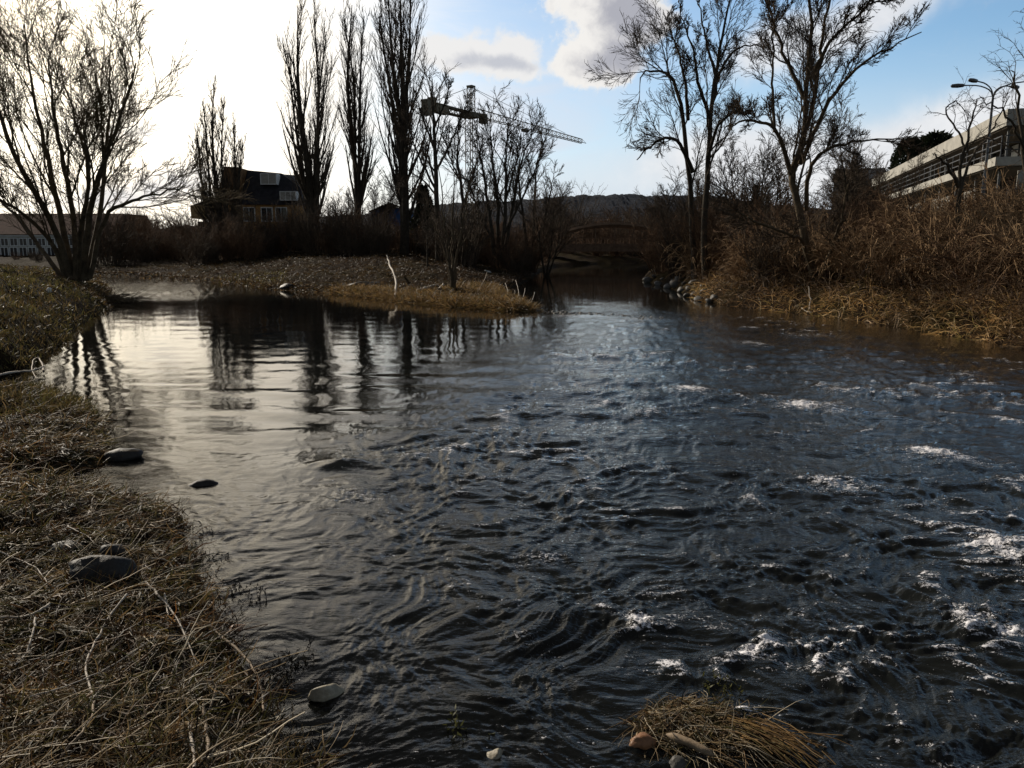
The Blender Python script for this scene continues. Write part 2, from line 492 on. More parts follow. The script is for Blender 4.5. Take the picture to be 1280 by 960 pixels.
def water_fn(k):
    geo = k.n('ShaderNodeNewGeometry'); pos = geo.outputs['Position']
    fo = k.n('ShaderNodeAttribute'); fo.attribute_name = 'foam_glint'
    ra = k.n('ShaderNodeAttribute'); ra.attribute_name = 'rapid'
    de = k.n('ShaderNodeAttribute'); de.attribute_name = 'depth'
    mp = k.n('ShaderNodeMapping'); k.set(mp.inputs[0], pos)
    mp.inputs['Rotation'].default_value = (0, 0, 0.30); mp.inputs['Scale'].default_value = (0.55, 1.30, 1.0)
    n1 = k.noise(mp.outputs[0], 7.5, 5, 0.6, 0.9)
    n2 = k.noise(mp.outputs[0], 36.0, 3, 0.55, 0.3)
    rp = k.n('ShaderNodeAttribute'); rp.attribute_name = 'ripple'
    h = k.m('ADD', k.m('MULTIPLY', n1, k.m('MULTIPLY_ADD', rp.outputs['Fac'], 0.37, 0.38)), k.m('MULTIPLY', n2, k.m('MULTIPLY', rp.outputs['Fac'], 0.22)))
    st = k.m('MULTIPLY_ADD', ra.outputs['Fac'], 0.66, 0.045)
    b = k.n('ShaderNodeBump'); b.inputs['Distance'].default_value = 0.030
    k.set(b.inputs['Strength'], st); k.set(b.inputs['Height'], h)
    N = b.outputs[0]
    fr = k.n('ShaderNodeFresnel'); fr.inputs['IOR'].default_value = 1.333; k.set(fr.inputs['Normal'], N)
    gl = k.n('ShaderNodeBsdfGlossy'); gl.inputs['Color'].default_value = (1.0, 0.97, 0.92, 1)
    gl.inputs['Roughness'].default_value = 0.03; k.set(gl.inputs['Normal'], N)
    tr = k.n('ShaderNodeBsdfTransparent'); tr.inputs[0].default_value = (0.42, 0.37, 0.28, 1)
    df = k.n('ShaderNodeBsdfDiffuse'); df.inputs[0].default_value = (0.010, 0.011, 0.010, 1)
    mt = k.n('ShaderNodeMixShader'); k.set(mt.inputs[0], k.smooth(de.outputs['Fac'], 0.0, 0.40, 0.25, 0.97))
    k.t.links.new(tr.outputs[0], mt.inputs[1]); k.t.links.new(df.outputs[0], mt.inputs[2])
    mw = k.n('ShaderNodeMixShader'); k.set(mw.inputs[0], fr.outputs[0])
    k.t.links.new(mt.outputs[0], mw.inputs[1]); k.t.links.new(gl.outputs[0], mw.inputs[2])
    mf_ = k.n('ShaderNodeMapping'); k.set(mf_.inputs[0], pos)
    mf_.inputs['Rotation'].default_value = (0, 0, 0.62); mf_.inputs['Scale'].default_value = (0.42, 1.25, 1.0)
    fn_ = k.m('ADD', k.m('MULTIPLY', k.noise(mf_.outputs[0], 15.0, 5, 0.7, 1.2), 0.52), k.m('MULTIPLY', k.noise(pos, 75.0, 4, 0.8, 0.5), 0.48))
    ff = k.smooth(k.m('ADD', fo.outputs['Fac'], k.m('MULTIPLY', k.m('SUBTRACT', fn_, 0.5), 4.6)), 0.50, 0.86)
    fd = k.n('ShaderNodeBsdfDiffuse'); fd.inputs[0].default_value = (0.88, 0.86, 0.88, 1)
    mf = k.n('ShaderNodeMixShader'); k.set(mf.inputs[0], k.m('MULTIPLY', ff, 0.92))
    k.t.links.new(mw.outputs[0], mf.inputs[1]); k.t.links.new(fd.outputs[0], mf.inputs[2])
    return mf.outputs[0]
M_WATER = material('river_water', water_fn)

M_BARK = noisy('dark_bark', (0.030, 0.025, 0.019), (0.080, 0.064, 0.046), 4.0, 0.9, 0.1, 0.8, 0.03)
M_BARK2 = noisy('brown_bark', (0.045, 0.034, 0.022), (0.125, 0.092, 0.056), 4.0, 0.9, 0.1, 0.8, 0.03)
M_TWIG = noisy('twig_bark', (0.045, 0.034, 0.025), (0.115, 0.085, 0.060), 2.0, 0.9, 0.1, 0.2)
M_TWIG_R = noisy('reddish_twig_bark', (0.060, 0.036, 0.023), (0.165, 0.100, 0.058), 2.0, 0.9, 0.1, 0.2)
M_WILLOW = noisy('willow_twig_bark', (0.055, 0.040, 0.023), (0.145, 0.105, 0.054), 2.0, 0.9, 0.1, 0.2)
M_STRAW = tinted('dead_grass', (1, 1, 1), 0.6, 0.35, 0.35)
M_NEEDLE = tinted('evergreen_needles', (1, 1, 1), 0.8, 0.2, 0.1)
M_STICK = noisy('pale_driftwood', (0.22, 0.18, 0.14), (0.54, 0.48, 0.40), 12.0, 0.7, 0.3, 0.4, 0.005)
M_STICKB = noisy('brown_driftwood', (0.10, 0.07, 0.04), (0.30, 0.22, 0.14), 12.0, 0.7, 0.3, 0.4, 0.005)
M_STONE = noisy('grey_stone', (0.03, 0.028, 0.025), (0.12, 0.11, 0.095), 7.0, 0.6, 0.4, 0.6, 0.01)
M_DARKSTONE = noisy('dark_wet_stone', (0.014, 0.012, 0.011), (0.042, 0.037, 0.033), 7.0, 0.6, 0.25, 0.6, 0.01)
M_PALESTONE = noisy('pale_stone', (0.18, 0.15, 0.10), (0.42, 0.37, 0.27), 11.0, 0.55, 0.4, 0.6, 0.006)
M_ORANGE = noisy('orange_stone', (0.14, 0.06, 0.025), (0.33, 0.16, 0.07), 10.0, 0.5, 0.4, 0.5, 0.006)
M_HILL = noisy('hazed_wooded_hillside', (0.011, 0.013, 0.019), (0.024, 0.027, 0.036), 0.05, 0.95, 0.05, 1.0, 3.0)  # distance haze is put into the base colour as a blue cast

# ------------------------------------------------------------------ ground sheet
def polar_grid(rs, azs, closed):
    A, Rr = np.meshgrid(azs, rs)
    X = Rr * np.sin(A); Y = Rr * np.cos(A)
    nr, na = A.shape
    i = np.arange(nr - 1)[:, None] * na
    j = np.arange(na if closed else na - 1)[None, :]
    j2 = (j + 1) % na
    F = np.stack([i + j, i + j2, i + na + j2, i + na + j], -1).reshape(-1, 4)
    return X.ravel(), Y.ravel(), F
def build_ground():
    rs = np.concatenate([[0.02], np.geomspace(0.6, 140, 420), np.geomspace(150, 2600, 24)])
    front = np.radians(np.linspace(-45, 45, 520)); back = np.radians(np.linspace(45, 315, 170))[1:-1]
    X, Y, F = polar_grid(rs, np.concatenate([front, back]), True)
    Z = terrain(X, Y)
    me = mesh_np('ground', np.stack([X, Y, Z], 1), F)
    tag(link('ground', me, None, M_GROUND), 'brown earth river banks with leaf litter', 'ground', kind='structure')
build_ground()

# ------------------------------------------------------------------ river
FOAM_GLINT = [  # photo x, y, half width, half height, strength
    (862, 488, 22, 6, 1.0), (1000, 508, 30, 6, 1.0), (1050, 515, 45, 4, .5), (1045, 608, 40, 14, .75), (1165, 568, 30, 9, 1.0), (1195, 577, 34, 6, .7), (1240, 690, 42, 13, 1.0),
    (1265, 706, 26, 8, 1.0), (1215, 775, 40, 14, .8), (1255, 797, 34, 9, .9), (800, 782, 20, 13, 1.1), (935, 822, 42, 10, .8), (955, 812, 20, 6, 1.0), (685, 702, 40, 8, .55),
    (1258, 527, 14, 5, 1.0), (1190, 492, 22, 4, .7), (940, 430, 20, 4, .6), (445, 622, 34, 12, .45), (1050, 490, 24, 5, .6), (1170, 945, 36, 12, .6), (830, 745, 40, 12, .4),  # leftmost patch on this line is sun sparkle, painted as white
    (970, 545, 24, 6, .4), (650, 800, 26, 12, .4), (1000, 770, 20, 8, .35), (1090, 840, 22, 9, .35), (720, 395, 60, 3, .5), (800, 399, 40, 2.5, .5), (1015, 420, 40, 3, .4),
    (570, 735, 16, 8, .4), (430, 582, 20, 4, .3), (1210, 470, 22, 4, .5), (905, 890, 16, 8, .3), (1060, 700, 20, 7, .3)]
HUMPS = [(425, 583, 30, 6, .05), (640, 690, 60, 10, .03), (620, 880, 40, 14, .03), (690, 770, 50, 12, .03), (560, 500, 60, 8, .03)]
def ellipse(px, py, wx, wy):
    c = at(px, py); a = at(px + wx, py); b = at(px, py - wy); b2 = at(px, py + wy)
    return c[0], c[1], max(a[0] - c[0], .03), max((b[1] - b2[1]) / 2, .05)
def build_river():
    rs = 1.0 / np.linspace(1 / 1.25, 1 / 150.0, 1000)
    az = np.radians(np.concatenate([np.linspace(-80, -37, 120)[:-1], np.linspace(-37, 37, 800), np.linspace(37, 85, 130)[1:]]))
    X, Y, F = polar_grid(rs, az, False)
    s, _ = river(X, Y)
    keep = s < 1.6
    Fk = keep[F].all(1); F = F[Fk]
    used = np.zeros(len(X), bool); used[F.ravel()] = True
    idx = np.cumsum(used) - 1
    X, Y, s = X[used], Y[used], s[used]; F = idx[F]
    # where the riffle begins: right of this line the water is broken
    bl = np.array([at(a, b)[:2] for a, b in ((420, 1100), (400, 940), (430, 800), (420, 690), (400, 600), (470, 545), (540, 500), (610, 450), (690, 412), (720, 398))])
    xb = np.interp(Y, bl[:, 1], bl[:, 0])
    wd = 0.35 + 0.07 * Y
    rap = sstep(-1.0, 1.6, (X - xb + 0.25 * wd * fbm(X * 0.5, Y * 0.5, 2, 4)) / wd)
    rap *= sstep(27.0, 20.0, Y)
    far = sstep(0.0, 2.2, -s)                     # water calms close to the banks
    rap *= 0.35 + 0.65 * far
    near_left = 0.24 * sstep(9.0, 5.0, Y)         # small riffles in the left foreground
    chan = 1.0 * sstep(26.0, 32.0, Y) * sstep(-9.0, -12.5, X)
    rap = np.clip(np.maximum(np.maximum(rap, near_left), chan), 0, 1)
    c, sn = math.cos(0.35), math.sin(0.35)
    U = X * c + Y * sn; Vv = -X * sn + Y * c
    wx = 0.30 * fbm(U * 1.1, Vv * 1.1, 2, 51); wy = 0.30 * fbm(U * 1.1 + 9, Vv * 1.1, 2, 52)
    rg = lambda a, b, q: (1 - 2 * np.abs(pn((U + wx) * a + 3 * q, (Vv + wy) * b, 60 + q))) * .6 + .8 * pn((U + .6 * wx) * a * 1.1, (Vv + .6 * wy) * b * 1.1 + 5, 70 + q)
    r1, r2, r3 = rg(1.15, 1.8, 1), rg(2.9, 4.0, 2), rg(6.8, 8.8, 3)
    r4 = fbm((U + wx) * 13.0, (Vv + wy) * 17.0, 3, 64)
    r5 = 1 - 2 * np.abs(pn((U + 1.4 * wx) * 17.0, (Vv + 1.4 * wy) * 24.0, 66))
    var = 0.65 + 0.7 * np.clip(fbm(X * 0.35, Y * 0.35, 2, 15) + 0.4, 0, 1)
    far_fade = 1.0 / (1 + (np.hypot(X, Y) / 16.0) ** 2)
    rough = (0.019 * r1 + 0.023 * r2 + 0.0175 * r3 * far_fade + 0.0085 * r4 * far_fade ** 2 + 0.0034 * r5 * far_fade ** 3) * var
    calm = (0.0036 * fbm(X * 0.7, Y * 2.3, 3, 71) + 0.0016 * fbm(X * 2.6, Y * 8.0, 3, 72)) * sstep(34, 22, Y)
    mid = np.exp(-((X - 0.4) / 3.0) ** 2 - ((Y - 9.5) / 3.2) ** 2)   # smooth standing waves at the head of the riffle
    stand = 0.022 * mid * np.sin(Y * 5.2 + 1.6 * fbm(X * 0.5, Y * 0.5, 2, 81) + 0.25 * X)
    Z = rap * rough * (1 + 0.9 * chan) + (1 - 0.8 * rap) * calm + stand
    foam_glint = np.zeros(len(X)); lift = np.zeros(len(X))
    for px, py, a, b, st in FOAM_GLINT:
        cx, cy, ex, ey = ellipse(px, py, a, b)
        ey = max(ey, 0.35 * ex)
        dx, dy = X - cx, Y - cy
        q = ((dx * c + dy * sn) / ex) ** 2 + ((-dx * sn + dy * c) / ey) ** 2
        m_ = np.exp(-q * 0.9)
        # a torn trail carried downstream (towards +x, -y)
        al = dx * .81 - dy * .58; ac = dx * .58 + dy * .81
        tl = np.exp(-(ac / (.55 * ey + .02)) ** 2) * np.where(al > 0, np.exp(-al / (2.2 * ex)), np.exp(-(al / (.4 * ex)) ** 2)) * .62
        foam_glint = np.maximum(foam_glint, np.maximum(m_ * .82, tl) * st)
        lift += 0.03 * st * np.exp(-q * 0.6)
    for px, py, a, b, hgt in HUMPS:
        cx, cy, ex, ey = ellipse(px, py, a, b); ey = max(ey, 0.4 * ex)
        lift += hgt * np.exp(-((X - cx) / ex) ** 2 - ((Y - cy) / ey) ** 2)
    fr = np.clip(foam_glint, 0, 1)
    Z = Z + lift + fr * (0.020 * fbm(X * 14, Y * 14, 3, 91) + 0.010 * fbm(X * 40, Y * 40, 2, 92))
    rough = np.where(chan > .02, np.minimum(rough, .018), rough)
    crest = sstep(0.020, 0.042, rap * rough) * 0.52  # white crest specks paint small sun glints as well as foam
    foam_glint = np.clip(np.maximum(foam_glint, crest * sstep(0.5, 0.9, rap)), 0, 1.1)
    Z = Z * sstep(0.25, -0.25, s) + np.where(s > 0, -0.0, 0)
    depth = np.clip(-terrain(X, Y, False), 0, 1)
    me = mesh_np('river_water', np.stack([X, Y, Z], 1), F, attrs={'foam_glint': foam_glint, 'rapid': rap, 'depth': depth, 'ripple': 1 / (1 + (np.hypot(X, Y) / 9.0) ** 2)})
    tag(link('water', me, None, M_WATER), 'dark river with a calm pool and a broken white riffle', 'river', kind='structure')
build_river()

# ------------------------------------------------------------------ hills beyond the valley
def build_hill(name, prof, Y, depth, label):
    xs = np.array([p[0] for p in prof], float); ys = np.array([p[1] for p in prof], float)
    px = np.arange(xs[0], xs[-1], 2.0)
    top = np.interp(px, xs, ys)
    top = top + 1.2 * fbm(px * 0.05, px * 0 + 1, 3, 5) + 1.4 * pn(px * 0.33, px * 0 + 7, 6)
    crest = np.array([P(a, b, Y) for a, b in zip(px, top)])
    rows = []
    for t in np.linspace(0, 1, 26):
        q = crest.copy()
        prof_z = math.sin(t * math.pi) ** 0.8 if t < 0.5 else max(0.0, math.sin(t * math.pi)) ** 0.8
        q[:, 1] = Y - depth * 0.5 + depth * t
        q[:, 0] = crest[:, 0] * (q[:, 1] / Y) ** 0.5
        q[:, 2] = (crest[:, 2]) * prof_z + 2.5 * fbm(q[:, 0] * 0.03, q[:, 1] * 0.03, 4, 8) * min(1, prof_z * 1.5) - (1.5 if t in (0, 1) else 0)
        if abs(t - 0.48) < 0.03:
            q[:, 2] = crest[:, 2]
        rows.append(q)
    V = np.concatenate(rows); n = len(px)
    i = np.arange(25)[:, None] * n; j = np.arange(n - 1)[None, :]
    F = np.stack([i + j, i + j + 1, i + n + j + 1, i + n + j], -1).reshape(-1, 4)
    tag(link(name, mesh_np(name, V, F), None, M_HILL), label, 'hill', kind='structure')
build_hill('hills', [(-500, 300), (-100, 298), (140, 292), (330, 280), (480, 268), (560, 258), (640, 255), (660, 253), (700, 249), (760, 247), (830, 248), (900, 252), (980, 262), (1100, 270), (1300, 280), (1800, 295)], 620, 500, 'dark wooded ridge closing the valley')

# ------------------------------------------------------------------ branching plants
def rnd_dirs(rng, n):
    v = rng.normal(size=(n, 3)); return v / (np.linalg.norm(v, axis=1, keepdims=True) + 1e-9)
def grow(rng, p0, d0, L, R, k, wander, trop, tip=0.35):
    N = len(p0)
    pts = np.zeros((N, k + 1, 3)); pts[:, 0] = p0
    d = d0.copy(); tv = np.asarray(trop, float)
    for i in range(k):
        d = d + rng.normal(size=(N, 3)) * wander + tv
        d /= np.linalg.norm(d, axis=1, keepdims=True) + 1e-9
        pts[:, i + 1] = pts[:, i] + d * (L / k)[:, None]
    t = np.linspace(0, 1, k + 1)[None, :]
    rad = R[:, None] * (1 - (1 - tip) * t)
    return pts, rad
def kids(rng, pts, rad, n, start, end, ang, lr, fall, rr, k, wander, trop, minr, tip=0.35, spread=0.3, up=0.0):
    N, K, _ = pts.shape
    length = np.linalg.norm(np.diff(pts, axis=1), axis=2).sum(1)
    t = start + (end - start) * (np.arange(n)[None, :] + rng.random((N, n))) / n
    f = np.clip(t * (K - 1), 0, K - 1.001); i = f.astype(int); w = (f - i)[..., None]
    ii = np.arange(N)[:, None]
    p = pts[ii, i] * (1 - w) + pts[ii, i + 1] * w
    d = pts[ii, i + 1] - pts[ii, i]
    d /= np.linalg.norm(d, axis=2, keepdims=True) + 1e-9
    r = rad[ii, i] * (1 - w[..., 0]) + rad[ii, i + 1] * w[..., 0]
    p, d, r = p.reshape(-1, 3), d.reshape(-1, 3), r.ravel()
    M = len(p)
    q = np.cross(d, rnd_dirs(rng, M)); q[:, 2] += up
    q /= np.linalg.norm(q, axis=1, keepdims=True) + 1e-9
    a = ang * (1 + spread * rng.normal(size=M))
    nd = d * np.cos(a)[:, None] + q * np.sin(a)[:, None]
    L = (np.repeat(length, n) * lr * (1 - fall * t.ravel()) * (0.6 + 0.7 * rng.random(M)))
    return grow(rng, p, nd, L, np.maximum(r * rr, minr), k, wander, trop, tip)

def resample(ctrl, k=14):
    """smooth curve through control points, k+1 samples (Catmull-Rom)"""
    c = np.asarray(ctrl, float)
    if len(c) == 2:
        t = np.linspace(0, 1, k + 1)[:, None]; return c[0] * (1 - t) + c[1] * t
    e = np.vstack([2 * c[0] - c[1], c, 2 * c[-1] - c[-2]])
    out = []
    for t in np.linspace(0, len(c) - 1 - 1e-6, k + 1):
        i = int(t); u = t - i
        p0, p1, p2, p3 = e[i:i + 4]
        out.append(0.5 * ((2 * p1) + (-p0 + p2) * u + (2 * p0 - 5 * p1 + 4 * p2 - p3) * u * u + (-p0 + 3 * p1 - 3 * p2 + p3) * u ** 3))
    return np.array(out)

def plant(name, loc, label, cat, group, wood, twigs, m_wood, m_twig, sides=(7, 4, 3), part_names=('trunk', 'crown'), col=None):
    """wood, twigs: lists of (pts, rad) in coordinates relative to loc"""
    e = empty(name, loc, label, cat, group)
    g = Geo()
    for i, (p, r) in enumerate(wood):
        g.tubes(p, r, sides[0] if i == 0 else sides[1])
    g.build(part_names[0], m_wood, e)
    g = Geo()
    for p, r in twigs:
        g.tubes(p, r, sides[2])
    g.build(part_names[1], m_twig, e)
    return e

def explicit_tree(name, label, cat, group, base, stems, lv, seed, m_wood, m_twig, Y):
    """stems: list of (list of (px, py, depth offset), radius base, radius tip); lv: list of kids() settings"""
    rng = np.random.default_rng(seed)
    bz = np.array(base)
    polys, rads = [], []
    for ctrl, r0, r1 in stems:
        pp = resample([P(a, b, Y + dz) - bz for a, b, dz in ctrl], 16)
        polys.append(pp); rads.append(np.linspace(r0, r1, 17))
    p0, r0 = np.array(polys), np.array(rads)
    p0[:, 1:-1] += rng.normal(size=(len(p0), 15, 3)) * 0.03 * np.linspace(0.4, 1.2, 15)[None, :, None]
    L = [(p0, r0)]
    src = (p0, r0)
    ln = np.linalg.norm(np.diff(p0, axis=1), axis=2).sum(1)
    for q_, s in enumerate(lv):
        src = kids(rng, src[0], src[1], **s)
        if q_ == 0:
            m_ = rng.random(len(src[0])) < np.repeat(np.clip(.22 + 1.15 * ln / ln.max(), 0, 1), s['n'])
            src = (src[0][m_], src[1][m_])
        L.append(src)
    return plant(name, bz, label, cat, group, L[:2], L[2:], m_wood, m_twig)

# ---- great willow on the left bank, many stems from one stool
def willow():
    b = gpt(88, 349); Y = b[1]
    st = [([(88, 350, 0), (70, 290, -.4), (30, 215, -1.5), (-5, 130, -2.2), (-20, 60, -2.5)], .30, .05),
          ([(84, 350, 0), (62, 300, -.4), (20, 262, -1.6), (-30, 235, -3)], .22, .05),
          ([(90, 350, 0), (78, 280, .6), (60, 200, 1.2), (42, 120, 1.4), (30, 30, 1.8)], .30, .04),
          ([(95, 350, 0), (92, 270, .2), (76, 190, -.8), (66, 130, -1.2), (60, 70, -1.2)], .26, .04),
          ([(98, 350, 0), (104, 270, .8), (112, 220, 1.6), (94, 150, 2.0), (76, 90, 2.2)], .24, .04),
          ([(104, 350, 0), (112, 270, -.4), (128, 205, -1.2), (148, 150, -1.6), (170, 78, -1.8)], .30, .04),
          ([(108, 350, 0), (124, 270, 1.0), (132, 200, 2.0), (138, 130, 2.2), (136, 70, 2.4)], .24, .04),
          ([(112, 348, 0), (130, 274, -.2), (158, 254, -.4), (190, 244, -.6), (232, 232, -.8)], .20, .04),
          ([(100, 350, 0), (100, 290, -1.2), (112, 230, -2.4), (104, 160, -3.4)], .20, .04),
          ([(80, 350, 0), (50, 310, .8), (30, 280, 2.0), (-10, 240, 3.6), (-50, 190, 4)], .2, .05)]
    st = [(c, a * .52, b_ * .6) for c, a, b_ in st]
    lv = [dict(n=9, start=.24, end=1.0, ang=.55, lr=.42, fall=.3, rr=.42, k=7, wander=.08, trop=(0, 0, .045), minr=.020, up=.5),
          dict(n=9, start=.15, end=1.0, ang=.5, lr=.48, fall=.3, rr=.5, k=5, wander=.10, trop=(0, 0, .03), minr=.0135),
          dict(n=6, start=.12, end=1.0, ang=.42, lr=.62, fall=.3, rr=.6, k=4, wander=.09, trop=(0, 0, .01), minr=.0095, tip=.6),
          dict(n=3, start=.2, end=1.0, ang=.38, lr=.65, fall=.2, rr=.8, k=3, wander=.08, trop=(0, 0, 0), minr=.0078, tip=.7)]
    explicit_tree('willow_tree', 'great bare willow with many spreading stems on the left grass bank', 'tree', None, b, st, lv, 11, M_BARK2, M_WILLOW, Y)
willow()

# ---- Lombardy poplars
def poplar(px, base_py, tops, Y, spread, seed, label, r0=.34, dens=1.0):
    rng = np.random.default_rng(seed)
    p = P(px, base_py, Y); z = tz(p[0], p[1]); b = np.array([p[0], p[1], z])
    polys, rads = [], []
    for i, (tx, ty, lx, ly) in enumerate(tops):
        foot = np.array([0, 0, -0.2])
        top = P(tx, ty, Y + rng.normal() * 0.6) - b
        low = P(lx, ly, Y + rng.normal() * 0.4) - b
        polys.append(resample([foot + rng.normal(size=3) * [.1, .1, 0], low, low * .45 + top * .55 + rng.normal(size=3) * [.25, .25, 0], top], 18)); rads.append(r0 * (.86 if i == 0 else .5) * (1 - np.linspace(0, 1, 19)) ** 1.15 + .03)
    src = (np.array(polys), np.array(rads)); L = [src]
    for s in (dict(n=int(24 * dens), start=.14, end=.97, ang=.38, lr=.30 * spread, fall=.72, rr=.42, k=7, wander=.05, trop=(0, 0, .14), minr=.022, up=.0),
              dict(n=7, start=.12, end=1.0, ang=.45, lr=.45, fall=.4, rr=.5, k=5, wander=.07, trop=(0, 0, .13), minr=.017),
              dict(n=4, start=.2, end=1.0, ang=.4, lr=.6, fall=.3, rr=.6, k=3, wander=.08, trop=(0, 0, .10), minr=.012, tip=.6)):
        src = kids(rng, src[0], src[1], **s); L.append(src)
    return plant('poplar_tree', b, label, 'tree', 'tall bare poplars beyond the pool', L[:2], L[2:], M_BARK, M_TWIG)
poplar(283, 322, [(267, 112, 274, 270), (280, 128, 282, 275), (255, 134, 266, 272), (292, 158, 290, 275), (247, 165, 260, 270), (304, 178, 298, 278)], 64, 1.0, 21, 'shortest and most ragged of the poplars, before the gabled house', .30, 1.35)
poplar(393, 322, [(372, 14, 388, 240), (392, 18, 393, 240), (408, 40, 397, 240), (360, 70, 384, 250)], 60, 1.25, 22, 'broad many-topped poplar at the right end of the gabled house', .42)
poplar(449, 320, [(440, 6, 446, 230), (430, 24, 444, 200), (455, 20, 449, 200)], 62, 1.05, 23, 'slimmest poplar, second from the right of the row', .34)
poplar(507, 322, [(500, -34, 507, 250), (484, -20, 503, 180), (514, -10, 505, 170), (474, 20, 500, 200)], 52, 1.2, 24, 'tallest poplar with a bare lower trunk, rightmost of the row', .36)

# ---- generic bare trees, a mesh per kind, copied
def tree_geo(seed, H, stems, lean, lv, r0):
    rng = np.random.default_rng(seed)
    a = rng.random(stems) * 6.28 + np.arange(stems) * 6.28 / max(stems, 1)
    d = np.stack([np.cos(a) * lean, np.sin(a) * lean, np.ones(stems)], 1); d /= np.linalg.norm(d, axis=1, keepdims=True)
    p0 = np.stack([np.cos(a) * .12 * (stems > 1), np.sin(a) * .12 * (stems > 1), np.full(stems, -.2)], 1)
    src = grow(rng, p0, d, H * (0.8 + .25 * rng.random(stems)), np.full(stems, r0), 14, .045, (0, 0, .03), .12)
    L = [src]
    for s in lv:
        src = kids(rng, src[0], src[1], **s); L.append(src)
    return L
LV_ROUND = [dict(n=15, start=.25, end=.98, ang=.75, lr=.44, fall=.3, rr=.48, k=7, wander=.11, trop=(0, 0, .06), minr=.032, up=.2),
            dict(n=10, start=.15, end=1.0, ang=.6, lr=.48, fall=.4, rr=.5, k=5, wander=.13, trop=(0, 0, .04), minr=.022),
            dict(n=9, start=.15, end=1.0, ang=.55, lr=.5, fall=.3, rr=.6, k=4, wander=.15, trop=(0, 0, .02), minr=.016, tip=.6)]
LV_SLIM = [dict(n=26, start=.2, end=.98, ang=.85, lr=.33, fall=.4, rr=.42, k=6, wander=.10, trop=(0, 0, .07), minr=.030, up=.2),
           dict(n=9, start=.15, end=1.0, ang=.6, lr=.48, fall=.4, rr=.5, k=4, wander=.14, trop=(0, 0, .04), minr=.020),
           dict(n=8, start=.15, end=1.0, ang=.55, lr=.5, fall=.3, rr=.6, k=3, wander=.16, trop=(0, 0, .02), minr=.015, tip=.6)]
KIND = {}
def kind_tree(kind):
    if kind not in KIND:
        L = {'round': lambda: tree_geo(31, 10, 5, .34, LV_ROUND, .17), 'slim': lambda: tree_geo(32, 12, 1, .04, LV_SLIM, .2),
             'pair': lambda: tree_geo(33, 11, 2, .12, LV_SLIM, .16), 'spread': lambda: tree_geo(34, 9, 3, .5, LV_ROUND, .16)}[kind]()
        g = Geo()
        for i, (p, r) in enumerate(L[:2]):
            g.tubes(p, r, 6 if i == 0 else 4)
        a = mesh_np('trunk', np.concatenate(g.V), np.concatenate(g.F)); a.materials.append(M_BARK)
        g = Geo()
        for p, r in L[2:]:
            g.tubes(p, r, 3)
        c = mesh_np('crown', np.concatenate(g.V), np.concatenate(g.F)); c.materials.append(M_TWIG)
        KIND[kind] = (a, c)
    return KIND[kind]
def put_tree(kind, px, Y, top_py, label, group=None, rot=0.0, widen=1.0, sink=0.0):
    a, c = kind_tree(kind)
    p = P(px, 308, Y); z = tz(p[0], p[1])
    top = P(px, top_py, Y)[2]
    H = max(v.co.z for v in c.vertices) if 'H' not in a else a['H']
    a['H'] = H
    s = (top - z) / H
    e = empty('bare_tree', (p[0], p[1], z - sink), label, 'tree', group)
    e.rotation_euler = (0, 0, rot); e.scale = (s * widen, s * widen, s)
    link('trunk', a, e); link('crown', c, e)
    return e
CTREES = 'bare trees between the poplars and the bridge'
LV_MID = [dict(n=12, start=.26, end=1.0, ang=.6, lr=.30, fall=.3, rr=.45, k=7, wander=.10, trop=(0, 0, .05), minr=.022, up=.2),
          dict(n=8, start=.15, end=1.0, ang=.55, lr=.48, fall=.3, rr=.5, k=5, wander=.11, trop=(0, 0, .03), minr=.016),
          dict(n=6, start=.15, end=1.0, ang=.5, lr=.55, fall=.3, rr=.6, k=3, wander=.11, trop=(0, 0, .02), minr=.0125, tip=.6)]
